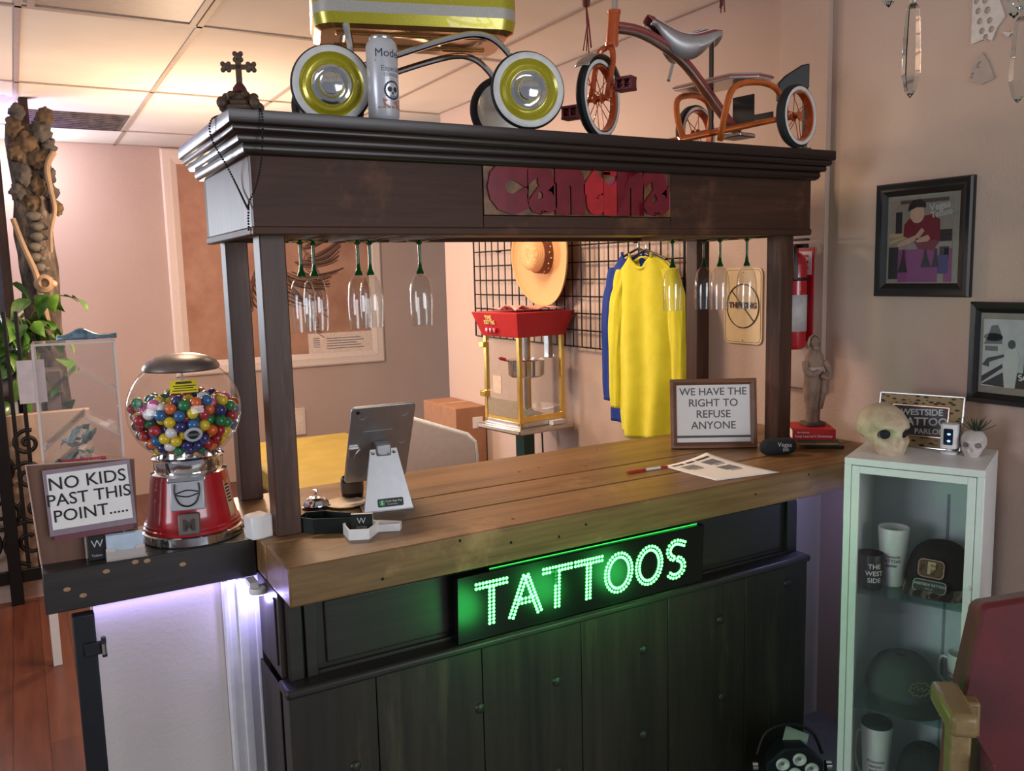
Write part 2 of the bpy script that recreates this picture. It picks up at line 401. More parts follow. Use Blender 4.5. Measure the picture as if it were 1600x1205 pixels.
t = thing('bar_canopy', 'dark walnut bar canopy on four square posts with moulded crown', 'canopy', (0, 0, Z1))
q = lambda z: z-Z1
cx0, cx1, cy0, cy1 = 0.015, 1.77, 0.167, 0.694
for nm, x, y in (('front', 0.040, 0.235), ('front', 1.712, 0.235), ('rear', 0.046, 0.63), ('rear', 1.712, 0.63)):
    MB().box(x, x+0.060, y, y+0.060, 0, q(1.785)).build('post', M['canopy_z'], t, bevel=0.003)
zt, zb = q(1.975), q(1.783)
f = MB().box(cx0, 0.585, cy0, cy0+0.02, zb, zt); f.box(1.195, cx1, cy0, cy0+0.02, zb, zt); f.box(0.586, 1.194, cy0, cy0+0.02, zb, q(1.828)); f.box(0.586, 1.194, cy0+0.006, cy0+0.02, q(1.83), zt)
f.build('front_board', M['canopy_x'], t, bevel=0.0015)
MB().box(cx0, cx0+0.02, cy0+0.02, cy1-0.02, zb, zt).build('end_board', M['canopy_z'], t, bevel=0.002)
MB().box(cx1-0.02, cx1, cy0+0.02, cy1-0.02, zb, zt).build('end_board', M['canopy_z'], t, bevel=0.002)
MB().box(cx0, cx1, cy1-0.02, cy1, zb, zt).build('rear_board', M['canopy_x'], t, bevel=0.002)
f = MB().box(cx0-0.004, cx1+0.004, cy0-0.004, cy0+0.02, zb-0.004, zb+0.016); f.box(cx0-0.004, cx0+0.02, cy0+0.02, cy1, zb-0.004, zb+0.016); f.box(cx1-0.02, cx1+0.004, cy0+0.02, cy1, zb-0.004, zb+0.016)
f.build('bottom_bead', M['canopy_x'], t, bevel=0.004)
for k in range(5):
    y0 = cy0+0.022+k*0.097
    MB().box(cx0+0.02, cx1-0.02, y0, y0+0.094, zb+0.012, zb+0.024).build('soffit_slat', M['slat'], t, bevel=0.001)
# wooden T rails that carry the glasses
for k, x in enumerate([0.175, 0.222, 0.268, 0.335, 0.386, 0.435, 0.52, 0.575, 1.46, 1.52, 1.60, 1.66]):
    MB().box(x-0.004, x+0.004, 0.22, 0.63, zb-0.002, zb+0.012).build('glass_rail', M['slat'], t, smooth=0)
prof = [(0.0, 1.950), (0.010, 1.950), (0.017, 1.956), (0.020, 1.964), (0.018, 1.972), (0.020, 1.974), (0.030, 1.976), (0.033, 1.984), (0.031, 1.990), (0.034, 1.992), (0.040, 1.993), (0.0445, 2.000), (0.043, 2.007), (0.0485, 2.009), (0.0515, 2.012), (0.0515, 2.038), (-0.03, 2.038)]
def ring(o, z): return [(cx0-o, cy0-o, q(z)), (cx1+o, cy0-o, q(z)), (cx1+o, cy1+o, q(z)), (cx0-o, cy1+o, q(z))]
f = MB(); f.surf([ring(o, z) for o, z in prof], closed_u=True); f.build('crown_moulding', M['crown'], t, smooth=50)
MB().box(cx0+0.0, cx1-0.0, cy0, cy1, q(2.02), q(2.038)).build('top_board', M['crown'], t, smooth=0)
# ------------------------------------------------------------------ on top of the canopy
ZT = 2.0382
# beer can
t = thing('beer_can', 'tall white beer can with a printed skull, standing on the canopy between pedal car wheels', 'can', (0.335, 0.179, ZT), 0)
f = MB().lathe([(0.0, 0.002), (0.024, 0.002), (0.027, 0.0), (0.030, 0.004), (0.0365, 0.014), (0.0365, 0.172), (0.034, 0.180), (0.0275, 0.188), (0.0275, 0.193), (0.0255, 0.193), (0.0245, 0.189), (0.0, 0.189)], 40)
f.build('can_body', plain('white_can', C3(206, 208, 214), 0.28, 0.25, 0.03), t)
MB().lathe([(0.0276, 0.188), (0.0284, 0.191), (0.0276, 0.1945), (0.0255, 0.1945), (0.0245, 0.1895), (0.0, 0.1895)], 32).build('rim', M['steel'], t)
def wrap(mb, rad, phi0):
    """bend flat artwork (x across, z up, y ignored) round the can"""
    for v in mb.bm.verts:
        a = phi0+v.co.x/rad; d = rad+v.co.y
        v.co = Vector((d*math.cos(a), d*math.sin(a), v.co.z))
    return mb
A = T(0, 0, 0) @ Matrix(((1, 0, 0, 0), (0, 0, 1, 0), (0, 1, 0, 0), (0, 0, 0, 1)))
def flatart(): return MB()
pc = -PI*0.42          # middle of the print
f = MB().text('Modelo', 0.026, T(0, 0, 0.152) @ A, 0.0002); wrap(f, 0.0367, pc).build('brand_lettering', flat('navy_ink', 44, 48, 66), t, smooth=0)
f = MB().box(-0.04, 0.04, 0, 0.0003, 0.134, 0.139)
for k in range(-3, 4): f.box(k*0.011-0.004, k*0.011+0.004, 0, 0.0003, 0.0295, 0.034-abs(k)*0.0004)
bmesh.ops.subdivide_edges(f.bm, edges=f.bm.edges, cuts=4)
wrap(f, 0.0367, pc).build('gold_band', flat('tan_ink', 176, 128, 92), t, smooth=0)
f = MB().text('Especial', 0.017, T(0, 0, 0.118) @ A, 0.0002); f.text('CERVEZA', 0.010, T(0, 0, 0.104) @ A, 0.0002)
wrap(f, 0.0367, pc).build('small_lettering', flat('grey_blue_ink', 110, 114, 126), t, smooth=0)
f = MB()
for k in range(24):
    a = 2*PI*k/24; f.prism([(0.0205*math.cos(a), 0.0205*math.sin(a)), (0.0225*math.cos(a+0.13), 0.0225*math.sin(a+0.13)), (0.0205*math.cos(a+0.262), 0.0205*math.sin(a+0.262)), (0.0175*math.cos(a+0.262), 0.0175*math.sin(a+0.262)), (0.0175*math.cos(a), 0.0175*math.sin(a))], 0, 0.0003, T(0, 0, 0.070) @ A)
for (x, z, rx, rz_) in ((-0.0072, 0.072, 0.0058, 0.0062), (0.0078, 0.072, 0.0058, 0.0062), (0.0002, 0.0635, 0.0026, 0.003)): f.prism([(rx*math.cos(2*PI*k/16), rz_*math.sin(2*PI*k/16)) for k in range(16)], 0, 0.0004, T(x, 0, z) @ A)
for k in range(6): f.box(-0.0075+k*0.0028, -0.0067+k*0.0028, 0, 0.0004, 0.0525, 0.0585)
wrap(f, 0.0367, pc).build('skull_print', flat('dark_blue_ink', 52, 56, 74), t, smooth=0)
f = MB().prism([(-0.022, 0.0), (0.022, 0.0), (0.026, 0.018), (0.0, 0.010), (-0.026, 0.018)], 0, 0.0003, T(0, 0, 0.034) @ A)
bmesh.ops.subdivide_edges(f.bm, edges=f.bm.edges, cuts=3)
wrap(f, 0.0367, pc).build('orange_print', flat('rust_ink', 182, 122, 92), t, smooth=0)
t.rotation_euler = (0, 0, 0)

# vintage pedal car / stroller
s = NT('yellow_flake'); v = s.coord(); vo = s.n('ShaderNodeTexVoronoi'); vo.inputs['Scale'].default_value = 420; s.l(v, vo.inputs['Vector'])
sp = s.ramp(vo.outputs['Distance'], [(0.10, C3(252, 246, 190)), (0.2, C3(176, 166, 30))]); s.l(sp, s.b.inputs['Base Color']); s.setp(rough=0.3, metal=0.35, coat=0.6); M['yflake'] = s.m
s = NT('silver_flake'); v = s.coord(); vo = s.n('ShaderNodeTexVoronoi'); vo.inputs['Scale'].default_value = 420; s.l(v, vo.inputs['Vector'])
sp = s.ramp(vo.outputs['Distance'], [(0.10, C3(255, 255, 255)), (0.24, C3(186, 184, 176))]); s.l(sp, s.b.inputs['Base Color']); s.setp(rough=0.3, metal=0.4, coat=0.5); M['sflake'] = s.m
M['goldpaint'] = plain('gold_underside', C3(188, 140, 82), 0.16, 0.75, 0.05)
t = thing('stroller', 'yellow and silver flake stroller with chrome arch tubes and whitewall wheels on the canopy', 'stroller', (0.241, 0.27, ZT), -16.29)
r2 = [(x+0.22, y+0.165) for x, y in rrect(0.51, 0.26, 0.05, 5)]; r1 = [(x+0.22, y+0.165) for x, y in rrect(0.50, 0.25, 0.05, 5)]; r0 = [(x+0.22, y+0.165) for x, y in rrect(0.47, 0.22, 0.045, 5)]
def band(a, za, b, zb): return [[(x, y, za) for x, y in a], [(x, y, zb) for x, y in b]]
MB().surf(band(r0, 0.244, r1, 0.252), closed_u=True).geo([(x, y, 0.244) for x, y in r0], [tuple(range(len(r0)))]).build('tub_underside', M['goldpaint'], t)
hs = [(0.252, 0.277, 'yflake'), (0.277, 0.303, 'sflake'), (0.303, 0.335, 'yflake'), (0.335, 0.36, 'sflake'), (0.36, 0.44, 'yflake')]
for a, b, m in hs:
    MB().surf(band(r1 if a < 0.26 else r2, a, r2, b), closed_u=True).build('tub_stripe', M[m], t)
f = MB().box(0.02, 0.42, 0.09, 0.105, 0.238, 0.246); f.box(0.02, 0.42, 0.21, 0.225, 0.238, 0.246); f.build('underside_rib', M['goldpaint'], t, bevel=0.003)
for y in (0.022, 0.236):
    pts = spline([(0.010, y, 0.100), (0.05, y, 0.135), (0.17, y, 0.180), (0.29, y, 0.219), (0.36, y, 0.232), (0.41, y, 0.217), (0.455, y, 0.168), (0.480, y, 0.098)], 7)
    MB().tube(pts, 0.0085, 10).build('chrome_arch', M['chrome'], t)
    MB().tube(spline([(0.0, y, 0.098), (0.048, y, 0.17), (0.042, y, 0.245)], 6), 0.0085, 10).build('upright_tube', M['chrome'], t)
for x in (0.0, 0.481): MB().cyl((x, -0.004, 0.0955), (x, 0.262, 0.0955), 0.006, n=10).build('axle', M['steel'], t)
def wheel(parent, x, y, side):
    Mw = T(x, y, 0.0955) @ RX(90 if side < 0 else -90)
    w = MB().lathe([(0.076, -0.012), (0.085, -0.013), (0.0935, -0.006), (0.0955, 0.0), (0.0935, 0.006), (0.0895, 0.010)], 48, Mw, cap=False).build('tire', M['rubber'], parent)
    MB().lathe([(0.0905, 0.010), (0.087, 0.0125), (0.080, 0.0134), (0.0750, 0.0122)], 48, Mw, cap=False).build('whitewall', M['whitewall'], w)
    MB().lathe([(0.0755, 0.0122), (0.069, 0.007), (0.060, 0.0125), (0.052, 0.010), (0.048, 0.006)], 48, Mw, cap=False).build('rim', M['yflake'], w)
    MB().lathe([(0.0490, 0.006), (0.046, 0.013), (0.040, 0.015), (0.035, 0.013), (0.032, 0.020), (0.028, 0.026), (0.0255, 0.025), (0.021, 0.027), (0.0, 0.028)], 40, Mw).build('hubcap', M['chrome'], w)
    MB().lathe([(0.0, -0.011), (0.079, -0.011), (0.079, -0.004), (0.0, -0.004)], 40, Mw).build('wheel_disc', M['sflake'], w)
for x, y, sd in ((0, -0.006, -1), (0.481, -0.006, -1), (0, 0.264, 1), (0.481, 0.264, 1)): wheel(t, x, y, sd)

# tricycle
M['orange'] = plain('burnt_orange_chrome', (0.70, 0.17, 0.03, 1), 0.22, 0.55, 0.05, coat=0.6)
M['orangem'] = plain('orange_enamel', C3(186, 84, 40), 0.3, 0.15, 0.05, coat=0.4)
M['redplastic'] = plain('dark_red_pedal', C3(96, 20, 30), 0.45, 0.0, 0.05)
M['pinkred'] = flat('faded_red', 150, 62, 62, 0.5)
t = thing('tricycle', 'orange vintage tricycle with silver red striped tube and step plate, on the canopy right', 'tricycle', (1.607, 0.30, ZT), -170.2)
def spoked(parent, Mw, rad, wid, nsp, name='wheel'):
    tw = MB().lathe([(rad-0.019, -wid/2), (rad-0.006, -wid/2), (rad, -wid/4), (rad, wid/4), (rad-0.006, wid/2), (rad-0.012, wid/2+0.001)], 44, Mw, cap=False).build('tire', M['rubber'], parent)
    for sgn in (1, -1):
        Mi = Mw if sgn > 0 else Mw @ RX(180)
        MB().lathe([(rad-0.007, wid/2), (rad-0.010, wid/2+0.0015), (rad-0.016, wid/2+0.001), (rad-0.019, wid/2-0.003)], 44, Mi, cap=False).build('white_stripe', M['whitewall'], tw)
    MB().lathe([(rad-0.018, wid/2-0.002), (rad-0.022, wid/2-0.004), (rad-0.022, -wid/2+0.004), (rad-0.018, -wid/2+0.002)], 44, Mw, cap=False).build('rim', M['orangem'], tw)
    f = MB().lathe([(0.012, -0.014), (0.014, -0.010), (0.006, -0.006), (0.006, 0.006), (0.014, 0.010), (0.012, 0.014)], 16, Mw)
    f.build('hub', M['orangem'], tw)
    f = MB()
    for k in range(nsp):
        a = 2*PI*k/nsp; b = a+(0.35 if k % 2 else -0.35); z = 0.008 if k % 2 else -0.008
        f.cyl((0.012*math.cos(a), 0.012*math.sin(a), z), ((rad-0.021)*math.cos(b), (rad-0.021)*math.sin(b), 0), 0.0013, n=5, Mx=Mw)
    f.build('spokes', M['orangem'], tw)
FW = T(0.657, 0, 0.106) @ RZ(16)
spoked(t, FW @ RX(90), 0.106, 0.026, 16)
for y in (0.19, -0.19): spoked(t, T(0, y, 0.0925) @ RX(-90 if y > 0 else 90), 0.0925, 0.030, 12)
f = MB().cyl((0.603, 0, 0.252), (0.592, 0, 0.342), 0.0165, n=20); f.lathe([(0.0185, 0), (0.0185, 0.008)], 20, T(0.603, 0, 0.250)); f.lathe([(0.0185, 0), (0.0185, 0.008)], 20, T(0.5925, 0, 0.336)); f.build('head_tube', M['orangem'], t)
MB().cyl((0.592, 0, 0.340), (0.580, 0, 0.47), 0.009, 0.008, 16).build('stem', M['chrome'], t)
hb = MB().tube(spline([(0.50, 0.20, 0.46), (0.535, 0.14, 0.475), (0.582, 0, 0.468), (0.535, -0.14, 0.475), (0.50, -0.20, 0.46)], 8), 0.008, 10).build('handlebar', M['chrome'], t)
for y in (0.20, -0.20):
    MB().cyl((0.505, y*0.98, 0.462), (0.45, y*1.25, 0.448), 0.013, n=12).build('grip', M['redplastic'], t)
f = MB()
for sgn in (1, -1):
    y = 0.026*sgn
    f.tube(spline([(0.603, 0.004*sgn, 0.250), (0.612, 0.020*sgn, 0.237), (0.622, y, 0.20), (0.640, y, 0.150), (0.657, y, 0.106)], 6), [0.0085]*24+[0.007], 8, Mx=T(0.657, 0, 0) @ RZ(16) @ T(-0.657, 0, 0))
f.build('fork', M['orangem'], t)
f = MB()
rows = []
for k in range(13):
    a = R(38+k*9); rows.append([(0.657+0.114*math.cos(a)+(0.0), w, 0.106+(0.116-abs(w)*0.22)*math.sin(a)) for w in (-0.021, -0.014, 0, 0.014, 0.021)])
f.surf(rows, FW @ T(-0.657, 0, -0.106)); f.build('fender', M['steel'], t, solid=0.002)
f = MB()
Mp = FW
f.cyl((0, -0.03, 0), (0, 0.03, 0), 0.008, n=12, Mx=Mp); f.tube([(0, 0.036, 0), (0.004, 0.038, 0.012), (-0.012, 0.040, 0.028)], 0.006, 8, Mx=Mp); f.tube([(0, -0.036, 0), (-0.004, -0.038, -0.012), (0.012, -0.040, -0.028)], 0.006, 8, Mx=Mp); f.build('crank', M['orangem'], t)
for sgn, dx, dz in ((1, -0.014, 0.03), (-1, 0.014, -0.03)):
    f = MB(); f.cyl((dx, 0.038*sgn, dz), (dx, 0.10*sgn, dz), 0.005, n=8, Mx=Mp)
    for zz in (-0.018, 0.010): f.box(dx-0.018, dx+0.018, min(0.05*sgn, 0.10*sgn), max(0.05*sgn, 0.10*sgn), dz+zz, dz+zz+0.008, Mp)
    for yy in (0.05, 0.072, 0.094): f.box(dx-0.016, dx+0.016, min(yy*sgn, (yy+0.006)*sgn), max(yy*sgn, (yy+0.006)*sgn), dz-0.016, dz+0.016, Mp)
    f.build('pedal', M['redplastic'], t, bevel=0.002)
body = spline([(0.588, 0, 0.300), (0.50, 0, 0.303), (0.40, 0, 0.285), (0.30, 0, 0.248), (0.21, 0, 0.190), (0.12, 0, 0.125), (0.03, 0, 0.062)], 7)
MB().tube(body, 0.0155, 14).build('main_tube', M['steel'], t)
f = MB()
for off in (-0.006, 0.006):
    f.tube([Vector(p)+Vector((0.004, 0.0, 0.0))+Vector((0, off*1.9, 0.0095)) for p in body], 0.0045, 6)
f.tube([Vector(p)+Vector((0, 0.0145, -0.002)) for p in body], 0.0045, 6); f.build('red_stripe', M['pinkred'], t)
# saddle
def sad(u):
    x = 0.455-0.275*u; w = 0.018+0.058*(min(1, max(0, (u-0.12)/0.62))**1.3)
    if u > 0.86: w *= (1-((u-0.86)/0.14)**2*0.55)
    z = 0.325+0.020*math.cos(u*2*PI*0.95)*(1-0.35*u)+0.012*u-(0.030*((u-0.8)/0.2)**2 if u > 0.8 else 0)
    return x, w, z
def saddle_top(u, j):
    x, w, z = sad(u); return (x, w*j, z+0.010*(1-j*j)-0.006*abs(j))
rows = [[saddle_top(k/16, -1+2*j/12) for j in range(13)] for k in range(17)]
sd = MB().surf(rows).build('saddle', M['pinkred'], t, solid=0.004)
f = MB()
for j in (-0.72, -0.36, 0.0, 0.36, 0.72): f.tube([Vector(saddle_top(k/16, j))+Vector((0, 0, 0.0015)) for k in range(1, 17)], 0.0028, 6)
f.build('saddle_piping', M['whitewall'], sd)
f = MB()
for sg in (-1, 1):
    r_ = []
    for k in range(17):
        u = k/16; x, w, z = sad(u); d = 0.012+0.050*math.sin(min(1, max(0, (u-0.1)/0.8))*PI)**0.8
        r_.append([(x, w*sg, z-0.006), (x, w*sg*0.98, z-0.006-d*0.5), (x, w*sg*0.55, z-0.006-d)])
    f.surf(r_)
f.build('saddle_skirt', M['alulight'], sd, solid=0.002)
MB().tube([(0.30, 0, 0.250), (0.27, 0, 0.285), (0.26, 0, 0.318)], 0.010, 10).build('seat_post', M['alulight'], t)
MB().cyl((0.372, 0.02, 0.228), (0.402, 0.03, 0.178), 0.005, n=8).build('kick_rod', M['alulight'], t)
MB().box(0.098, 0.106, -0.055, -0.043, 0.06, 0.36).build('back_strut', M['steelblack'], t)
# rear frame and step
for y in (0.052, -0.052):
    MB().tube(spline([(0.205, y*1.2, 0.022), (0.215, y*1.7, 0.10), (0.20, y*2.0, 0.165), (0.13, y*2.2, 0.190), (0.04, y*2.4, 0.190), (-0.01, y*2.6, 0.155), (-0.012, y*2.8, 0.0925)], 6), 0.0095, 10).build('frame_loop', M['orange'], t)
for y in (-0.042, 0.0, 0.042):
    MB().cyl((0.30, y-0.06, 0.026), (-0.02, y+0.08, 0.098), 0.009, n=12).build('step_tube', M['orange'], t)
MB().cyl((0, -0.175, 0.0925), (0, 0.175, 0.0925), 0.008, n=12).build('axle', M['orangem'], t)
f = MB().prism([(0.165, -0.15), (0.165, 0.07), (0.10, 0.125), (0.03, 0.125), (0.03, -0.15)], 0.205, 0.222); f.build('step_plate', M['sflake'], t, bevel=0.004)
f = MB().prism([(0.1675, -0.15), (0.1675, 0.071), (0.101, 0.1275), (0.0275, 0.1275), (0.0275, -0.15)], 0.211, 0.217); f.build('step_stripe', M['pinkred'], t)
f = MB().box(-0.03, -0.024, -0.06, 0.02, 0.10, 0.19); f.box(-0.03, -0.024, 0.02, 0.09, 0.10, 0.125); f.build('rear_bracket', M['steelblack'], t, bevel=0.001)
MB().box(0.02, 0.10, -0.02, 0.06, 0.045, 0.058).build('foot_rest', M['steel'], t, bevel=0.003)
for k, y in enumerate((0.20, -0.20)):
    f = MB()
    for j in range(5):
        f.tube(spline([(0.45, y*1.25, 0.45), (0.45+random.uniform(-0.006, 0.006), y*1.25+random.uniform(-0.006, 0.006), 0.40), (0.445+random.uniform(-0.012, 0.012), y*1.25+random.uniform(-0.012, 0.012), 0.31+random.uniform(-0.01, 0.01))], 4), 0.0022, 5, flat=0.6)
    f.build('streamer', [M['redplastic'], M['pinkred']][k], t)
# black phone mount behind the tricycle
t = thing('camera_mount', 'black plastic bracket with tilted fin standing behind the tricycle rear wheel', 'bracket', (1.772, 0.245, ZT), -28)
MB().prism([(-0.05, 0.0), (0.05, 0.0), (0.05, 0.02), (-0.05, 0.02)], -0.03, 0.03, RX(90)).build('base', M['black'], t, bevel=0.003)
MB().box(0.030, 0.044, -0.008, 0.008, 0.02, 0.28).build('upright', M['black'], t, bevel=0.002)
f = MB().prism([(-0.055, 0.17), (0.046, 0.21), (0.046, 0.285), (0.02, 0.28), (-0.03, 0.25), (-0.055, 0.225)], -0.012, 0.012, RX(90)); f.build('fin', M['black'], t, bevel=0.004)

# cross finial and rosary chain
M['bronze'] = plain('aged_bronze', C3(92, 72, 58), 0.55, 0.35, 0.12, 60, 0.4)
t = thing('cross_ornament', 'small aged bronze cross on an ornate base at the canopy corner', 'ornament', (-0.002, 0.150, ZT), -22)
f = MB().lathe([(0.0, 0), (0.045, 0), (0.046, 0.006), (0.038, 0.010), (0.040, 0.016), (0.030, 0.022), (0.026, 0.034), (0.0, 0.036)], 8, RZ(22.5))
for a in range(4):
    x, y = 0.047*math.cos(R(45+90*a)), 0.047*math.sin(R(45+90*a)); f.ball((x, y, 0.012), (0.011, 0.011, 0.013), 10, 8)
for a in range(6): f.ball((0.028*math.cos(R(60*a)), 0.028*math.sin(R(60*a)), 0.030), (0.010, 0.010, 0.008), 10, 6)
f.build('base', M['bronze'], t)
MB().lathe([(0.012, 0.034), (0.0155, 0.040), (0.014, 0.048), (0.009, 0.055), (0.006, 0.058)], 20).build('red_knob', flat('maroon_enamel', 84, 34, 38, 0.35), t)
f = MB().box(-0.006, 0.006, -0.004, 0.004, 0.055, 0.105); f.box(-0.026, 0.026, -0.004, 0.004, 0.086, 0.096)
for x, z in ((-0.026, 0.091), (0.026, 0.091), (0, 0.112)):
    f.ball((x, 0, z), (0.0085, 0.006, 0.0085), 12, 8)
    for dx, dz in ((0.006, 0.006), (-0.006, 0.006), (0.006, -0.006), (-0.006, -0.006)): f.ball((x+dx, 0, z+dz), (0.0055, 0.0045, 0.0055), 10, 6)
f.build('cross', M['bronze'], t, bevel=0.001)
t = thing('bead_chain', 'thin dark beaded chain draped from the bronze cross over the canopy corner', 'chain', (0, 0, 0))
def beads(mb, pts, r=0.0026, step=0.0062):
    P = spline(pts, 10); acc = 0; last = None
    for a, b in zip(P, P[1:]):
        d = (b-a).length; s0 = 0
        while acc+d-s0 >= step:
            s0 += step-acc; acc = 0; mb.ball(a+(b-a)*(s0/d), r, 6, 4)
        acc += d-s0
    return mb
s1 = [(0.030, 0.135, 2.0415), (0.030, 0.108, 2.036), (0.030, 0.106, 2.00), (0.028, 0.13, 1.93), (0.018, 0.150, 1.88), (0.006, 0.165, 1.850), (0.0085, 0.185, 1.835)]
s2 = [(-0.010, 0.20, 2.0415), (-0.0405, 0.26, 2.038), (-0.041, 0.28, 2.00), (-0.006, 0.30, 1.94), (0.008, 0.27, 1.89), (0.0085, 0.21, 1.850), (0.0085, 0.185, 1.835)]
beads(MB(), s1).build('front_strand', M['iron'], t); beads(MB(), s2).build('side_strand', M['iron'], t)
beads(MB(), [(0.0085, 0.185, 1.835), (0.0075, 0.188, 1.815), (0.0075, 0.19, 1.79)]).build('drop_strand', M['iron'], t)

# coloured letter panel let into the frieze
t = thing('letter_sign', 'painted panel of maroon bubble letters let into the dark canopy front', 'sign', (0.89, 0.167, 1.900))
s = NT('sign_backing'); v = s.coord(); fx = s.n('ShaderNodeSeparateXYZ'); s.l(v, fx.inputs[0])
nz = s.noise(v, 18, 2); c = s.ramp(nz, [(0.35, C3(70, 34, 24)), (0.6, C3(132, 92, 44)), (0.75, C3(150, 60, 110))]); s.l(c, s.b.inputs['Base Color']); s.setp(rough=0.35); 
MB().box(-0.302, 0.302, -0.001, 0.006, -0.070, 0.072).build('backing', s.m, t, smooth=0)
M['maroon'] = plain('maroon_gloss', C3(118, 24, 40), 0.25, 0.1, 0.12, 30)
M['bright_red'] = plain('bright_red_gloss', C3(186, 36, 44), 0.25, 0.1, 0.10, 30)
chars = 'Cantina'; wd = [0.112, 0.086, 0.088, 0.062, 0.045, 0.088, 0.09]; x = -0.29
for ch, w in zip(chars, wd):
    f = MB().text(ch, 0.165 if ch != 'C' else 0.150, T(0, 0, 0), 0.003, bold=0.020)
    xs_ = [v.co.x for v in f.bm.verts]; ys_ = [v.co.y for v in f.bm.verts]
    sx = w/(max(xs_)-min(xs_)); sy = 0.136/(max(ys_)-min(ys_)); cx_ = (max(xs_)+min(xs_))/2; cy_ = (max(ys_)+min(ys_))/2
    f.bm.transform(T(x+w/2, -0.004, 0.0) @ RX(90) @ S(sx*1.07, sy, 1) @ T(-cx_, -cy_, 0)); x += w+0.0015
    f.build('letter', M['bright_red'] if ch in 'ti' else M['maroon'], t, bevel=0.004)
# champagne flutes hung by their feet
def flute(name_first=True):
    t = thing('champagne_flute', 'flute', 'glass', (0, 0, 0), 0, 'champagne flutes hung from the canopy')
    MB().lathe([(0.0, 0.0), (0.030, 0.0), (0.031, 0.002), (0.010, 0.006), (0.0045, 0.012), (0.0042, 0.060), (0.0060, 0.078), (0.011, 0.090), (0.010, 0.094), (0.0, 0.094)], 28, RX(180)).build('stem', M['greenglass'], t)
    MB().lathe([(0.0, 0.092), (0.010, 0.093), (0.018, 0.099), (0.026, 0.112), (0.0315, 0.135), (0.0335, 0.160), (0.0335, 0.185), (0.0315, 0.222), (0.0300, 0.240), (0.0290, 0.240), (0.0305, 0.220), (0.0322, 0.185), (0.0322, 0.160), (0.0302, 0.136), (0.0245, 0.113), (0.016, 0.101), (0.0, 0.097)], 40, RX(180)).build('bowl', M['glass'], t)
    return t
ft = 1.7803
sp_ = [(0.198, 0.455, 'leftmost flute, hung next to the front left post'), (0.246, 0.50, 'second flute from the left, half behind its neighbour near the left post'), (0.361, 0.475, 'third flute from the left, left one of the middle pair'), (0.410, 0.515, 'fourth flute from the left, right one of the middle pair'), (0.547, 0.484, 'single flute hung apart, between the flute pairs and the popcorn machine'), (1.489, 0.505, 'flute hung in front of the yellow shirt'), (1.629, 0.425, 'front flute of the right pair over the thinking sign'), (1.630, 0.505, 'rear flute of the right pair over the thinking sign'), (1.688, 0.36, 'rightmost flute, next to the right front post')]
fl = flute()
for k, (x, y, lb) in enumerate(sp_):
    o = fl if k == 0 else dup(fl)
    o.location = (x, y, ft); o['label'] = 'clear green stemmed '+lb

# ------------------------------------------------------------------ on the counter
ZC_ = 1.0702
# tablet on a metal stand
t = thing('tablet_stand', 'silver tablet on a grey wedge metal stand near the left end of the counter', 'tablet', (0.350, 0.30, ZC_), -11)
f = MB().prism([(-0.066, 0), (0.066, 0), (0.036, 0.165), (-0.036, 0.165)], -0.003, 0.003, RX(74)); f.box(-0.066, 0.066, -0.003, 0.13, 0, 0.004); f.build('stand_plate', M['alulight'], t, bevel=0.001)
MB().box(-0.020, 0.020, 0.035, 0.085, 0.140, 0.172, ).build('hinge_block', M['alu'], t, bevel=0.004)
f = MB()
for x in (-0.028, 0.028): f.lathe([(0.004, 0), (0.004, 0.003), (0.001, 0.004)], 10, T(x, 0.037, 0.150) @ RX(106))
for x in (-0.012, 0.012): f.lathe([(0.003, 0), (0.003, 0.002)], 10, T(x, 0.034, 0.147) @ RX(90))
f.build('screw', M['chrome'], t)
Mt = T(0.0, 0.097, 0.165) @ RZ(9) @ RX(25)
tb = MB().prism(rrect(0.178, 0.245, 0.012, 5), -0.0045, 0.0045, Mt @ RX(90) ).build('tablet', M['alu'], t, bevel=0.002)
f = MB()
for (x, z) in ((-0.058, 0.095), (0.058, 0.095), (0.062, 0.005), (-0.045, -0.095)):
    for p, q_ in zip(arc((x, z), 0.010, 180, 360, 8, 'xz', -0.0055), arc((x, z), 0.010, 180, 360, 8, 'xz', -0.0055)[1:]): f.cyl(p, q_, 0.0009, n=5, Mx=Mt)
f.cyl((-0.05, -0.0055, 0.045), (0.03, -0.0055, 0.045), 0.0009, n=5, Mx=Mt); f.build('case_mark', M['alulight'], tb)
MB().lathe([(0.005, 0), (0.005, 0.002), (0.003, 0.0025)], 16, Mt @ T(-0.072, -0.0045, 0.108) @ RX(90)).build('camera_lens', M['black'], tb)
f = MB().box(-0.088, -0.060, -0.014, -0.0045, -0.03, 0.0, Mt); f.cyl((-0.074, -0.014, -0.028), (-0.060, -0.016, -0.002), 0.003, n=8, Mx=Mt); f.build('latch', M['steel'], tb, bevel=0.002)
Ms = RX(74) @ T(0.006, 0.022, 0.0034)
MB().prism(rrect(0.068, 0.022, 0.004), 0, 0.0006, Ms).build('sticker', flat('dark_green_sticker', 10, 28, 22, 0.5), t)
MB().prism(rrect(0.015, 0.015, 0.004), 0.0006, 0.0012, Ms @ T(-0.023, 0, 0)).build('green_icon', flat('app_green', 24, 150, 84, 0.5), t)
f = MB().text('$', 0.014, Ms @ T(-0.023, 0, 0.0014), 0.0003); f.text('Cash App Pay', 0.0078, Ms @ T(0.0085, 0.0035, 0.0008), 0.0002); f.text('Powered here', 0.0046, Ms @ T(0.0045, -0.0045, 0.0008), 0.0002); f.build('lettering', M['paper'], t, smooth=0)
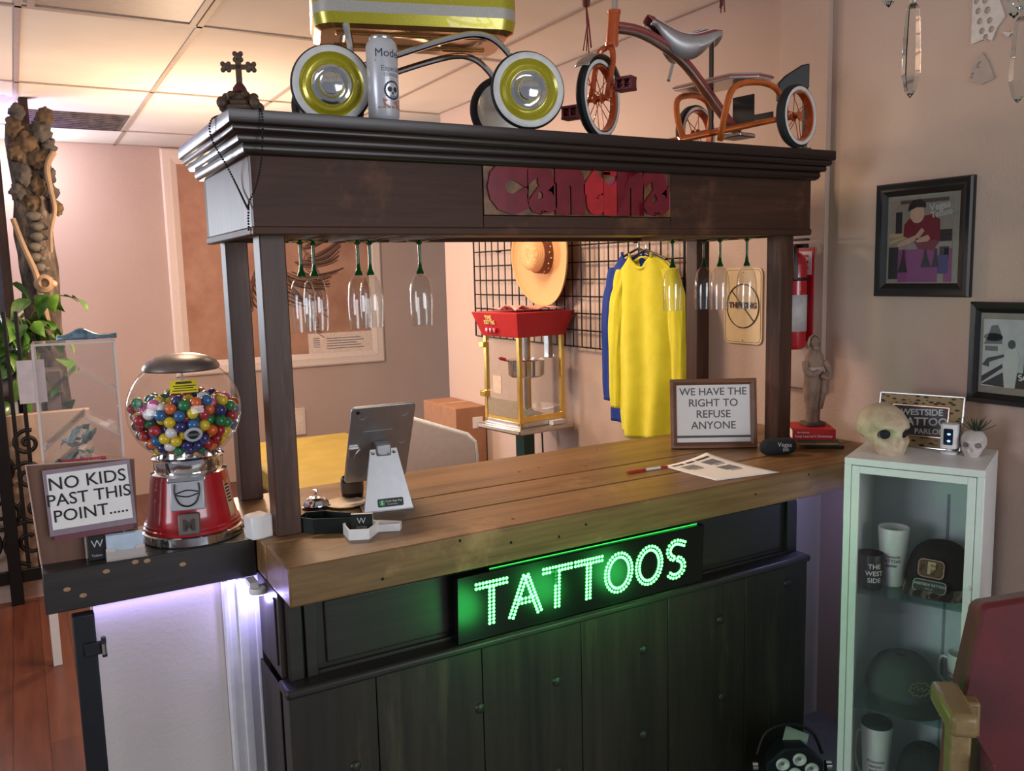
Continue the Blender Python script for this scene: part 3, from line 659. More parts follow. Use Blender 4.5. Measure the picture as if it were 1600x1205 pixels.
# card terminal behind the stand
t = thing('card_reader', 'small black tumbler shaped pot half hidden behind the tablet stand', 'pot', (0.318, 0.49, ZC_))
MB().lathe([(0.0, 0), (0.026, 0), (0.030, 0.006), (0.031, 0.055), (0.028, 0.060), (0.026, 0.058), (0.026, 0.012), (0.0, 0.010)], 24).build('body', M['black'], t)
MB().lathe([(0.0312, 0.018), (0.0318, 0.020), (0.0318, 0.045), (0.0312, 0.047)], 24).build('band', flat('grey_band', 90, 84, 78, 0.5), t)
t.name = 'black_pot'
# saucer
tag(MB().lathe([(0.0, 0.002), (0.045, 0.002), (0.055, 0.006), (0.056, 0.008), (0.045, 0.005), (0.0, 0.004)], 32).build('paper_coaster', flat('cream_card', 226, 206, 182, 0.8), loc=(0.275, 0.425, ZC_)), 'round cream coaster on the counter behind the black tray', 'coaster')
# bell
t = thing('service_bell', 'round silver service bell behind the black coffin shaped tray', 'bell', (0.200, 0.445, ZC_))
MB().lathe([(0.0, 0), (0.038, 0), (0.038, 0.005), (0.030, 0.007), (0.0, 0.007)], 28).build('base', M['black'], t)
MB().lathe([(0.035, 0.009), (0.034, 0.014), (0.028, 0.024), (0.018, 0.030), (0.006, 0.033), (0.0, 0.033)], 32).build('dome', M['chrome'], t)
MB().lathe([(0.003, 0.032), (0.003, 0.042), (0.007, 0.045), (0.0065, 0.049), (0.0, 0.051)], 16).build('button', M['chrome'], t)
# small tube behind the post
t = thing('lotion_tube', 'pale lotion bottle half hidden behind the front left post', 'bottle', (0.150, 0.515, ZC_))
MB().lathe([(0.0, 0), (0.016, 0), (0.018, 0.004), (0.018, 0.055), (0.012, 0.064), (0.007, 0.066), (0.0, 0.066)], 20).build('body', M['white'], t)
MB().lathe([(0.008, 0.066), (0.008, 0.082), (0.0, 0.083)], 16).build('cap', M['alulight'], t)
# coffin shaped trays
cof = lambda w, h: [(-w*0.28, -h*0.5), (w*0.28, -h*0.5), (w*0.5, h*0.18), (w*0.30, h*0.5), (-w*0.30, h*0.5), (-w*0.5, h*0.18)]
def tray(t, mat, w, h, z, wall, name='tray_wall'):
    o = cof(w, h); i = cof(w-2*wall, h-2*wall); n = 6
    v = [(x, y, 0) for x, y in o]+[(x, y, z) for x, y in o]+[(x, y, z) for x, y in i]+[(x, y, 0.003) for x, y in i]
    f = [tuple(reversed(range(6)))]
    for a, b in ((0, 6), (6, 12), (12, 18)): f += [(a+k, a+(k+1) % n, b+(k+1) % n, b+k) for k in range(n)]
    f.append(tuple(18+k for k in range(6)))
    return MB().geo(v, f).build(name, mat, t, smooth=20, bevel=0.0008)
t = thing('coffin_tray', 'black coffin shaped tray with white print, near the front left post', 'tray', (0.162, 0.225, ZC_), 52)
tray(t, plain('black_green_plastic', C3(14, 26, 24), 0.35), 0.075, 0.135, 0.038, 0.003)
f = MB().text('THE VISION', 0.012, T(0.005, -0.0682, 0.022) @ RX(90), 0.0003); f.text('PARLOR', 0.009, T(0.005, -0.0682, 0.010) @ RX(90), 0.0003); f.build('print', M['lightink'], t, smooth=0)
t = thing('coffin_card_holder', 'white coffin shaped holder with a stack of black business cards', 'card holder', (0.214, 0.142, ZC_), -24)
tray(t, M['white'], 0.085, 0.085, 0.026, 0.004)
MB().box(-0.021, 0.030, 0.002, 0.012, 0.004, 0.050).build('card_stack', M['paper'], t)
MB().box(-0.021, 0.030, 0.0008, 0.002, 0.004, 0.050).build('front_card', flat('black_green_card', 12, 30, 26, 0.4), t)
f = MB().text('W', 0.020, T(0.003, 0.0006, 0.034) @ RX(90), 0.0003); f.text('TATTOO', 0.006, T(0.003, 0.0006, 0.018) @ RX(90), 0.0003); f.text('PARLOR', 0.005, T(0.003, 0.0006, 0.011) @ RX(90), 0.0003); f.build('print', M['lightink'], t, smooth=0)
t = thing('coffin_box_lid', 'white coffin shaped lid lying beside the card holder', 'lid', (0.276, 0.150, ZC_), 58)
tray(t, M['white'], 0.045, 0.085, 0.018, 0.004)
# plug block on the counter edge
t = thing('plug_adapter', 'white faceted plug adapter beside the front left post', 'adapter', (0.002, 0.268, ZC_), 20)
MB().prism([(-0.026, -0.017), (-0.012, -0.026), (0.026, -0.026), (0.026, 0.026), (-0.012, 0.026), (-0.026, 0.017)], 0, 0.056).build('body', M['white'], t, bevel=0.004)
MB().box(-0.006, 0.020, -0.0275, -0.026, 0.010, 0.046).build('face_plate', M['paper'], t)
# framed refusal sign
t = thing('framed_sign', 'brown wood framed notice standing at the right end of the counter', 'sign', (1.578, 0.395, ZC_), -32.5)
Mf = RX(-7); fw, fh, b = 0.292, 0.238, 0.021
f = frame_ring(fw, fh, b, 0.012, 0.0, Mf, 0.006)
M['framewood'] = wood('brown_frame_wood', C3(92, 58, 38), C3(142, 98, 68), 'x', 0.4)
f.build('frame', M['framewood'], t, smooth=20)
MB().box(-fw/2+b, fw/2-b, -0.002, 0.004, b, fh-b, Mf).build('sheet', M['paper'], t, smooth=0)
f = MB()
for k, ln in enumerate(('WE HAVE THE', 'RIGHT TO', 'REFUSE', 'ANYONE')): f.text(ln, 0.0365 if k else 0.0355, Mf @ T(0, -0.0024, 0.193-k*0.0385) @ RX(90), 0.0003, bold=0.0003)
f.build('lettering', M['greyink'], t, smooth=0)
MB().box(-fw/2+b, fw/2-b, -0.0024, -0.002, 0.036, 0.044, Mf).build('grey_rule', M['greyink'], t, smooth=0)
MB().box(-0.02, 0.02, 0.078, 0.082, 0.0, 0.15, RX(14)).build('easel_leg', M['black'], t)
# glasses case
t = thing('sunglasses_case', 'black soft pouch with white script in front of the right front post', 'pouch', (1.668, 0.192, ZC_), -22)
rows = []
for k in range(13):
    u = -1+2*k/12; e = (1-abs(u)**6)**0.5; e = max(e, 0.25)
    rows.append([(0.062*u, 0.023*e*math.cos(2*PI*j/20), 0.0285+0.0275*e**0.6*(1 if True else 1)*math.sin(2*PI*j/20)*(1.0)) for j in range(20)])
f = MB().surf(rows, closed_u=True); f.geo(rows[0], [tuple(reversed(range(20)))]); f.geo(rows[-1], [tuple(range(20))]); f.build('pouch', M['blackmatte'], t, subsurf=1)
f = MB().text('Vegas', 0.021, T(0.012, -0.0242, 0.037) @ RX(83) @ RZ(-4), 0.0003); f.text('Ink', 0.018, T(0.016, -0.0242, 0.021) @ RX(92), 0.0003); f.build('script', M['lightink'], t, smooth=0)
# letter paper and pen
n = 12; rows = []
A_, B_, C_, D_ = Vector((1.252, 0.276, 0)), Vector((1.468, 0.312, 0)), Vector((1.478, 0.008, 0)), Vector((1.262, 0.046, 0))
for j in range(n+1):
    v_ = j/n; rows.append([tuple((A_*(1-u)+B_*u)*(1-v_)+(D_*(1-u)+C_*u)*v_+Vector((0, 0, 0.0008+0.006*(1-v_)**3*(2*u-0.6)**2+0.002*v_**4*u))) for u in [i/n for i in range(n+1)]])
def onp(u, v_, h=0.0011): return (A_*(1-u)+B_*u)*(1-v_)+(D_*(1-u)+C_*u)*v_+Vector((0, 0, 0.0008+h+0.006*(1-v_)**3*(2*u-0.6)**2+0.002*v_**4*u))
t = thing('flyer', 'white printed sheet of paper lying near the counter front edge', 'paper', (0, 0, ZC_))
MB().surf(rows).build('sheet', M['paper'], t, solid=0.0003)
f = MB()
def patch(u0, u1, v0, v1):
    f.geo([onp(u0, v0), onp(u1, v0), onp(u1, v1), onp(u0, v1)], [(0, 1, 2, 3)])
for u0, u1 in ((0.12, 0.34), (0.40, 0.56), (0.62, 0.90)):
    k = u0
    while k < u1: patch(k, k+0.018, 0.07, 0.12); k += 0.026
f.build('headline', M['ink'], t, smooth=0)
f = MB()
for (u0, v0) in ((0.16, 0.20), (0.60, 0.18), (0.56, 0.46)):
    for j in range(7): patch(u0, u0+0.27, v0+j*0.025, v0+j*0.025+0.012)
    patch(u0+0.04, u0+0.24, v0+0.19, v0+0.205)
f.build('small_print', M['greyink'], t, smooth=0)
t = thing('pen', 'red and white ballpoint pen pointing at the flyer', 'pen', (1.19, 0.262, ZC_+0.0045), -3)
f = MB().cyl((-0.075, 0, 0), (-0.015, 0, 0), 0.0042, n=12); f.lathe([(0.0042, 0), (0.001, 0.012)], 12, T(-0.075, 0, 0) @ RY(-90)); f.build('red_grip', M['redmatte'], t)
MB().cyl((-0.015, 0, 0), (0.040, 0, 0), 0.0040, n=12).build('white_barrel', M['white'], t)
MB().cyl((0.040, 0, 0), (0.068, 0, 0), 0.0040, 0.003, 12).build('red_cap', M['redmatte'], t)
# books with statuette behind the right front post
t = thing('book', 'black book at the bottom of the pile beside the right post', 'book', (1.915, 0.130, ZC_), -37.7, 'books on the counter')
MB().box(-0.13, 0.0, 0.0, 0.13, 0, 0.010).build('cover', M['black'], t, bevel=0.002)
t = thing('book', 'green and tan book in the middle of the pile, under the red book', 'book', (1.904, 0.145, ZC_+0.0102), -37.7, 'books on the counter')
MB().box(-0.135, 0.0, 0.0, 0.14, 0.0, 0.009).build('tan_spine', flat('tan_cover', 168, 134, 82, 0.5), t, bevel=0.001)
MB().box(-0.135, 0.0, 0.0, 0.14, 0.009, 0.017).build('green_cover', flat('green_cover', 70, 92, 72, 0.5), t, bevel=0.001)
t = thing('book', 'thick red dictionary on top of the pile, under the statuette', 'book', (1.896, 0.152, ZC_+0.0274), -37.7, 'books on the counter')
f = MB().box(-0.14, 0.0, 0.0, 0.150, 0.0, 0.003); f.box(-0.14, 0.0, 0.0, 0.150, 0.034, 0.037); f.box(-0.14, 0.0, -0.004, 0.003, 0.0, 0.037); f.build('cover', M['redmatte'], t, bevel=0.0015)
MB().box(-0.136, -0.003, 0.003, 0.147, 0.003, 0.034).build('pages', M['paper'], t)
f = MB().text("Kanji Learner's Dictionary", 0.0115, T(-0.072, -0.0043, 0.014) @ RX(90), 0.0003); f.text('The Kodansha', 0.007, T(-0.106, -0.0043, 0.027) @ RX(90), 0.0003); f.build('title', M['paper'], t, smooth=0)
# statuette of a robed figure
M['stone'] = plain('weathered_plaster', C3(142, 116, 98), 0.8, 0, 0.16, 26, 0.8)
t = thing('statuette', 'weathered plaster statuette of a robed standing figure on the red book', 'statue', (1.898, 0.252, ZC_+0.0648), -20)
MB().prism(rrect(0.072, 0.058, 0.008), 0, 0.014).build('plinth', plain('statue_plinth', C3(92, 74, 62), 0.8, 0, 0.15), t, bevel=0.003)
rows = []; prof = [(0.014, 0.026, 0.020, 0), (0.05, 0.024, 0.019, 0.0), (0.085, 0.028, 0.021, -0.002), (0.13, 0.031, 0.022, -0.003), (0.165, 0.033, 0.023, -0.001), (0.20, 0.034, 0.022, 0.002), (0.222, 0.034, 0.021, 0.003), (0.24, 0.031, 0.019, 0.003), (0.255, 0.021, 0.016, 0.002), (0.264, 0.012, 0.012, 0.002)]
for (z, a, b, xo) in prof:
    rows.append([(xo+(a+0.003*math.sin(5*th+z*60))*math.cos(th), (b+0.003*math.sin(7*th-z*40))*math.sin(th), z) for th in [2*PI*k/28 for k in range(28)]])
f = MB().surf(rows, closed_u=True); f.geo(rows[0], [tuple(reversed(range(28)))])
f.tube(spline([(-0.034, -0.004, 0.222), (-0.036, -0.020, 0.19), (-0.018, -0.030, 0.18), (0.004, -0.032, 0.19)], 5), [0.011]*10+[0.009]*6, 10)
f.tube(spline([(0.036, -0.004, 0.222), (0.050, -0.014, 0.19), (0.040, -0.028, 0.165), (0.012, -0.032, 0.176)], 5), [0.011]*10+[0.008]*6, 10)
f.tube([(0.034, -0.02, 0.185), (0.028, -0.023, 0.12), (0.016, -0.024, 0.06)], [0.012, 0.010, 0.006], 10)
f.ball((0.002, -0.002, 0.286), (0.0155, 0.0165, 0.022), 18, 14); f.ball((0.002, -0.017, 0.283), (0.003, 0.004, 0.005), 8, 6); f.ball((0.002, -0.012, 0.268), (0.010, 0.009, 0.011), 12, 8)
f.build('figure', M['stone'], t, smooth=180)
f = MB().lathe([(0.019, 0.27), (0.021, 0.285), (0.017, 0.302), (0.006, 0.312), (0.0, 0.313)], 20, T(0.002, 0.004, 0), a0=R(-20), a1=R(200)); vm = plain('pale_plaster', C3(168, 150, 138), 0.8, 0, 0.12, 26, 0.6)
MB().lathe([(0.0345, 0.185), (0.037, 0.20), (0.035, 0.205)], 20, a0=R(150), a1=R(390), sc=(1, 0.72)).build('sash', vm, t, solid=0.002)
f.build('veil', vm, t, solid=0.002)
# LED sign on the ledge
t = thing('led_sign', 'black sign board with glowing green dotted letters hung under the counter front', 'sign', (0.812, 0.052, 0.7785), 0)
MB().prism(rrect(0.792, 0.172, 0.003), -0.010, 0.010, T(0, 0.0, 0.087) @ RX(90+3)).build('board', plain('black_board', C3(8, 10, 10), 0.25), t, bevel=0.001)
M['led'] = emis('green_led', (0.07, 1.0, 0.11, 1), 8.0); M['leddim'] = emis('dim_green_led', (0.02, 0.6, 0.08, 1), 0.6)
Ml = T(0, -0.0108, 0.087) @ RX(93)
def dots(mb, x, y, r=0.0043): mb.lathe([(r, 0), (r*0.8, 0.0016), (0.0, 0.0024)], 8, Ml @ T(x, y, 0))
def stroke(pts, off=0.0056, step=0.0090):
    P = [Vector((a, b, 0)) for a, b in pts]; out = []
    L = [0]
    for a, b in zip(P, P[1:]): L.append(L[-1]+(b-a).length)
    m = max(1, int(L[-1]/step))
    for k in range(m+1):
        d = L[-1]*k/m; i = 0
        while i < len(L)-2 and L[i+1] < d: i += 1
        u = (d-L[i])/max(1e-6, L[i+1]-L[i]); p = P[i].lerp(P[i+1], u); tn = (P[i+1]-P[i]).normalized(); nn = Vector((-tn.y, tn.x, 0))
        out += [(p+nn*off), (p-nn*off)]
    return out
hh = 0.052
def ell(cx, rx, ry, a0=0, a1=360, n=40, cy=0): return [(cx+rx*math.cos(R(a0+(a1-a0)*k/n)), cy+ry*math.sin(R(a0+(a1-a0)*k/n))) for k in range(n+1)]
xs = [-0.302, -0.203, -0.107, -0.008, 0.092, 0.197, 0.293]
glyph = {'T': [[(-0.043, hh), (0.043, hh)], [(0, hh-0.009), (0, -hh)]], 'A': [[(-0.042, -hh), (-0.002, hh), ], [(0.002, hh), (0.042, -hh)], [(-0.022, -0.014), (0.022, -0.014)]], 'O': [ell(0, 0.040, 0.050)],
         'S': [[(0.030, 0.040)]+ell(0, 0.027, 0.024, 60, 270, 16, 0.026)+ell(0, 0.029, 0.026, 90, -140, 18, -0.026)]}
for k, ch in enumerate('TATTOOS'):
    f = MB(); fd = MB(); nd = 0
    for st in glyph[ch]:
        for p in stroke([(a+xs[k], b+0.002) for a, b in st]):
            if k == 2 and abs(p.x-xs[k]) < 0.02 and p.y > 0.012 and p.y < 0.058 and (p.x < xs[k]+0.003): dots(fd, p.x, p.y); nd += 1
            else: dots(f, p.x, p.y)
    lt = f.build('letter', M['led'], t, smooth=0)
    if nd: fd.build('unlit_dots', M['leddim'], lt, smooth=0)
    else: fd.bm.free()
MB().cyl((-0.30, 0.0, 0.1745), (0.38, 0.0, 0.1745), 0.0012, n=6).build('edge_light', emis('dim_edge_led', (0.05, 1.0, 0.12, 1), 1.0), t)
for x in (0.52, 0.78, 1.02): lamp('led_sign_fill', 'POINT', (x, -0.15, 0.77), 0.85, (0.05, 1.0, 0.16), 0.05)  # added green fills floating before the board stand in for its glow
# ------------------------------------------------------------------ left shelf and what stands on it
ZS = 1.064
t = thing('side_shelf', 'thick dark grey wooden shelf plank on the half wall left of the counter', 'shelf', (0, 0, 0.972))
MB().box(-0.455, -0.003, 0.28, 0.56, 0, 0.092).build('plank', M['shelf'], t, bevel=0.003)
f = MB()
for x, z in ((-0.33, 0.075), (-0.27, 0.085), (-0.245, 0.083), (-0.41, 0.05), (-0.38, 0.03), (-0.17, 0.06)): MB().lathe([(0.005, 0), (0.003, 0.0006)], 10, T(x, 0.28, z) @ RX(90) @ S(1.5, 1, 1)).build('chip', flat('bare_wood_chip', 170, 134, 98, 0.8), t)
f.bm.free()
# LED puck under the shelf end
t = thing('puck_light', 'glowing violet white LED puck under the right end of the side shelf', 'light', (-0.012, 0.232, 0.940))
MB().lathe([(0.0, 0.02), (0.022, 0.02), (0.024, 0.012), (0.022, 0.006)], 24).build('housing', M['white'], t)
MB().lathe([(0.0, 0.002), (0.016, 0.003), (0.022, 0.007)], 24).build('lens', emis('violet_white_led', (0.72, 0.70, 1.0, 1), 14), t)
f = MB().box(-0.02, 0.0, 0.0, 0.05, 0.020, 0.0315); f.build('bracket', M['white'], t)
lamp('puck_light_glow', 'POINT', (-0.012, 0.232, 0.932), 0.6, (0.40, 0.36, 1.0), 0.014)
lamp('shelf_led_glow', 'AREA', (-0.21, 0.292, 0.966), 0.2, (0.42, 0.34, 1.0), 0.36, (-0.21, 0.30, 0), 0.016)
# gumball machine
t = thing('gumball_machine', 'red gumball machine with a round clear globe on the left shelf', 'gumball machine', (-0.122, 0.403, ZS), -6)
MB().lathe([(0.0, 0), (0.113, 0), (0.116, 0.003), (0.116, 0.022), (0.111, 0.026), (0.0, 0.026)], 56).build('base_ring', M['chrome'], t)
MB().lathe([(0.113, 0.026), (0.113, 0.034), (0.110, 0.036), (0.110, 0.042), (0.106, 0.046), (0.100, 0.07), (0.089, 0.15), (0.085, 0.163)], 56, cap=False).build('red_body', M['red'], t)
MB().lathe([(0.078, 0.160), (0.088, 0.163), (0.078, 0.168), (0.080, 0.172), (0.080, 0.195), (0.084, 0.200), (0.079, 0.204)], 56, cap=False).build('collar', M['chrome'], t)
gc, gr = 0.313, 0.131
def gz(a): return gr*math.cos(a)
pr = [(gr*math.cos(R(a)), gc+gr*0.97*math.sin(R(a))) for a in range(-56, 53, 4)]
MB().lathe(pr, 56, cap=False).build('globe', M['glass'], t, smooth=180)
MB().lathe([(0.084, 0.408), (0.088, 0.412), (0.087, 0.418), (0.080, 0.428), (0.060, 0.439), (0.034, 0.446), (0.012, 0.448), (0.0, 0.448)], 48).build('lid', plain('grey_lid', C3(120, 108, 102), 0.35, 0.5), t)
MB().cyl((0, 0, 0.205), (0, 0, 0.41), 0.0025, n=8).build('centre_rod', M['steel'], t)
fr_ = -PI/2-0.12      # direction the coin plate faces
Fm = RZ(math.degrees(fr_)+90)
lean = math.degrees(math.atan2(0.020, 0.113))
Pm = Fm @ T(0, -0.100, 0.118) @ RX(-lean)
f = MB().box(-0.038, 0.038, -0.012, 0.008, -0.030, 0.040, Pm); pl = f.build('coin_plate', M['alulight'], t, bevel=0.003)
f = MB().box(-0.042, 0.042, -0.013, 0.012, 0.036, 0.048, Pm); f.build('plate_hood', M['chrome'], pl, bevel=0.002)
f = MB().tube(spline([(-0.026, -0.0135, 0.033), (-0.027, -0.0135, 0.012), (-0.018, -0.0135, -0.012), (0, -0.0135, -0.020), (0.018, -0.0135, -0.012), (0.027, -0.0135, 0.012), (0.026, -0.0135, 0.033)], 6), 0.0022, 6, Mx=Pm)
f.tube(spline([(-0.026, -0.0135, 0.010), (0, -0.0135, 0.017), (0.026, -0.0135, 0.012)], 6), 0.0015, 6, Mx=Pm); f.tube(spline([(-0.026, -0.0135, 0.008), (0, -0.0135, 0.002), (0.026, -0.0135, 0.009)], 6), 0.0015, 6, Mx=Pm)
f.build('coin_slot_outline', M['steelblack'], pl)
Cm = Fm @ T(0, -0.111, 0.058) @ RX(-lean)
f = MB().box(-0.024, 0.024, -0.014, 0.014, -0.026, 0.024, Cm); ch = f.build('chute_door', plain('cast_grey', C3(112, 100, 94), 0.5, 0.3), t, bevel=0.004)
MB().text('M', 0.036, Cm @ T(0, -0.0142, -0.004) @ RX(90), 0.0012, bold=0.0014).build('letter', plain('cast_dark', C3(70, 60, 56), 0.5, 0.3), ch, smooth=0)
# warning sticker, bent round the globe
def sph(x, z, h=0.0008):
    a = fr_+0.09+x/0.115; zz = z; r_ = math.sqrt(max(0, gr*gr-((zz-gc)/0.97)**2))+h; return (r_*math.cos(a), r_*math.sin(a), zz)
f = MB().surf([[sph(-0.030+0.060*i/8, 0.366+0.027*j/3) for i in range(9)] for j in range(4)]); st = f.build('warning_sticker', flat('yellow_sticker', 226, 208, 36, 0.5), t)
f = MB()
for j, (w0, hh_) in enumerate(((0.018, 0.005), (0.024, 0.0022), (0.020, 0.0022), (0.024, 0.0022))):
    z0 = [0.3855, 0.380, 0.3755, 0.370][j]; x = -w0
    while x < w0:
        dx = 0.0034; f.geo([sph(x, z0, 0.0014), sph(x+dx*0.8, z0, 0.0014), sph(x+dx*0.8, z0+hh_, 0.0014), sph(x, z0+hh_, 0.0014)], [(0, 1, 2, 3)]); x += dx
f.build('print', M['ink'], st, smooth=0)
f = MB().surf([[sph(0.012+0.019*rr*math.cos(2*PI*i/24), 0.268+0.0175*rr*math.sin(2*PI*i/24), 0.001) for i in range(24)] for rr in (1.0, 0.62)], closed_u=True); st = f.build('round_badge', M['lightink'], t)
f = MB().surf([[sph(0.012+0.019*rr*math.cos(2*PI*i/24), 0.268+0.0175*rr*math.sin(2*PI*i/24), 0.0012) for i in range(24)] for rr in (0.62, 0.02)], closed_u=True); f.build('badge_centre', M['ink'], st)
f = MB().surf([[sph(0.012-0.013+0.026*i/8, 0.265+0.006*j, 0.002) for i in range(9)] for j in (0, 1)]); f.build('badge_bar', M['greyink'], st, smooth=0)
f = MB(); 
for k in range(10): f.box(-0.001, 0.0, -0.004, 0.004, 0.05+k*0.006, 0.053+k*0.006)
Sm = Fm @ RZ(66) @ T(0, -0.0965, 0.095) @ RX(-lean)
f.bm.free()
b = MB().box(-0.012, 0.012, -0.0012, 0.0, -0.045, 0.045, Sm).build('side_label', flat('tan_label', 200, 166, 132, 0.6), t)
f = MB()
for k in range(6): f.box(-0.009, 0.009, -0.0018, -0.0012, 0.030-k*0.008, 0.034-k*0.008, Sm)
f.build('label_print', M['ink'], b, smooth=0)
# gumballs: relaxed packing inside the globe, every ball a thing of its own
random.seed(11); rb = 0.0132; Rg = gr-0.0035-rb; top = 0.368
P = []
def inside(p):
    q_ = Vector((p.x, p.y, (p.z-gc)/0.97)); L_ = q_.length
    if L_ > Rg: q_ *= Rg/L_; p = Vector((q_.x, q_.y, q_.z*0.97+gc))
    if p.z < gc-0.088: p.z = gc-0.088
    if p.z > top-rb+0.006*math.sin(p.x*40)+0.004*math.cos(p.y*55): p.z = top-rb+0.006*math.sin(p.x*40)+0.004*math.cos(p.y*55)
    return p
for k in range(330):
    while True:
        p = Vector((random.uniform(-Rg, Rg), random.uniform(-Rg, Rg), random.uniform(gc-0.088, top-rb)))
        if (p-Vector((0, 0, gc))).length < Rg: P.append(p); break
import numpy as np
A_p = np.array(P)
for it in range(140):
    d = A_p[:, None, :]-A_p[None, :, :]; L_ = np.sqrt((d**2).sum(-1))+1e-9
    ov = np.clip(2*rb*1.0-L_, 0, None); np.fill_diagonal(ov, 0)
    A_p = A_p+0.40*(d/L_[..., None]*ov[..., None]).sum(1)/1.4
    A_p[:, 2] -= 0.00015
    for i in range(len(A_p)): A_p[i] = inside(Vector(A_p[i]))
keep = []
for p in A_p:
    p = Vector(p)
    if all((p-q_).length > 2*rb*0.86 for q_ in keep): keep.append(p)
outer = [p for p in keep if Vector((p.x, p.y, (p.z-gc)/0.97)).length > Rg*0.74 or p.z > top-0.045]
cols = {'yellow': (222, 190, 40), 'orange': (222, 104, 40), 'red': (166, 30, 44), 'blue': (36, 98, 152), 'navy blue': (44, 46, 108), 'green': (32, 122, 72), 'white': (228, 224, 220), 'pink': (212, 92, 150)}
order = ['yellow', 'orange', 'red', 'blue', 'navy blue', 'green', 'white', 'yellow', 'orange', 'red', 'red', 'pink', 'yellow', 'blue', 'green']
protos = {}
gm = thing_loc = t.location.copy(); rzg = Matrix.Rotation(R(-6), 4, 'Z')
for p in outer:
    c_ = random.choice(order)
    w_ = gm+(rzg @ p)
    if c_ not in protos:
        o = MB().ball((0, 0, 0), rb, 20, 14).build('gumball', plain(c_.replace(' ', '_')+'_candy', C3(*cols[c_]), 0.22, 0, 0.04, coat=0.5), smooth=180)
        protos[c_] = o
    else:
        o = protos[c_].copy(); COL.objects.link(o)
    o.location = w_
    tag(o, c_+' gumball inside the clear globe of the red machine', 'gumball', c_+' gumballs in the globe')
# acrylic coin cascade box
t = thing('acrylic_coin_box', 'tall clear acrylic coin drop box with zigzag ramps left of the gumballs', 'coin box', (-0.346, 0.43, ZS), -3)
th = 0.004
for nm, b in (('back_wall', (-0.080, 0.080, 0.050, 0.054)), ('front_wall', (-0.080, 0.080, -0.054, -0.050)), ('side_wall', (-0.084, -0.080, -0.054, 0.054)), ('side_wall', (0.080, 0.084, -0.054, 0.054))):
    MB().box(b[0], b[1], b[2], b[3], 0.0, 0.485).build(nm, M['acrylic'], t, smooth=0)
MB().box(-0.084, 0.084, -0.054, 0.054, 0.485, 0.489).build('top_plate', M['acrylic'], t, smooth=0)
M['acedge'] = thin_glass('acrylic_edge', (1, 1, 1, 1), body=0.55, bodycol=(0.85, 0.74, 0.68, 1))
f = MB()
for x in (-0.082, 0.082):
    for y in (-0.052, 0.052): f.box(x-0.0025, x+0.0025, y-0.0025, y+0.0025, 0, 0.489)
for z in (0.487,):
    for y in (-0.052, 0.052): f.box(-0.082, 0.082, y-0.0025, y+0.0025, z-0.0025, z+0.0025)
    for x in (-0.082, 0.082): f.box(x-0.0025, x+0.0025, -0.052, 0.052, z-0.0025, z+0.0025)
f.build('edges', M['acedge'], t, smooth=0)
for k, (x0, z0, x1, z1) in enumerate(((-0.078, 0.355, 0.00, 0.43), (0.078, 0.375, 0.005, 0.425), (-0.078, 0.25, 0.01, 0.325), (0.078, 0.27, 0.005, 0.318), (-0.078, 0.19, -0.01, 0.245), (0.078, 0.17, -0.01, 0.235))):
    L_ = math.hypot(x1-x0, z1-z0); a = math.degrees(math.atan2(z1-z0, x1-x0))
    MB().box(0, L_, -0.048, 0.048, -0.002, 0.002, T(x0, 0, z0) @ RY(-a)).build('ramp', M['acedge'] if k % 2 else M['acrylic'], t, smooth=0)
s = NT('banknotes'); v = s.coord(); nz = s.noise(v, 90, 4); s.l(s.ramp(nz, [(0.3, C3(98, 116, 112)), (0.7, C3(184, 194, 192))]), s.b.inputs['Base Color']); s.setp(rough=0.7)
random.seed(5)
notes = MB()
for k in range(7):
    rows = []; x0 = random.uniform(-0.075, -0.03); z0 = 0.20+random.uniform(-0.02, 0.07); y0 = random.uniform(-0.03, 0.02); ph = random.uniform(0, 6)
    for i in range(6): rows.append([(x0+0.012*i+0.004*math.sin(ph+j), y0+0.011*j, z0+0.012*math.sin(ph+i*1.2+j*0.7)+0.006*i) for j in range(4)])
    notes.surf(rows)
notes.build('banknotes', s.m, t, solid=0.0006)
MB().box(-0.045, 0.045, -0.0565, -0.0545, 0.208, 0.226).build('red_label', flat('red_label', 190, 60, 72, 0.5), t)
MB().text('PAT WINNERS', 0.0105, T(0, -0.0568, 0.217) @ RX(90), 0.0003).build('label_lettering', M['paper'], t, smooth=0)
MB().box(-0.089, -0.035, -0.048, -0.046, 0.36, 0.455, T(-0.03, 0.0, 0.0) @ RZ(4)).build('notice', flat('pink_paper', 214, 190, 184, 0.7), t)
# brown backing board, front sheet and no-kids sign
t = thing('backing_board', 'upright brown board with pale shiny edges behind the no kids notice', 'board', (-0.352, 0.352, ZS), -3)
f = MB().prism([(-0.102, 0), (0.098, 0), (0.104, 0.218), (-0.113, 0.228)], -0.004, 0.004, RX(90)); f.build('board', M['shelf_tan'], t, bevel=0.001)
f = MB().tube([(-0.102, -0.004, 0.002), (-0.113, -0.004, 0.228), (0.104, -0.004, 0.218)], 0.0022, 6); f.build('bevelled_edge', flat('pale_bevel', 198, 164, 148, 0.3), t)
t = thing('notice_sign', 'white printed no kids notice in a grey sleeve on the left shelf', 'sign', (-0.344, 0.322, ZS), -3)
Mn = T(0, 0, 0.074) @ RY(-1.5) @ RX(-4)
MB().box(-0.088, 0.088, 0.0, 0.003, -0.004, 0.144, Mn).build('sleeve', flat('mauve_sleeve', 140, 122, 132, 0.35), t, bevel=0.001)
MB().box(-0.081, 0.081, -0.001, 0.0, 0.010, 0.134, Mn).build('sheet', M['paper'], t, smooth=0)
f = MB()
for k, ln in enumerate(('NO KIDS', 'PAST THIS', 'POINT.....')): f.text(ln, 0.0395 if k == 0 else 0.0375, Mn @ T(-0.002, -0.0014, 0.110-k*0.036) @ RX(90), 0.0003, bold=0.0002)
f.build('lettering', M['ink'], t, smooth=0)
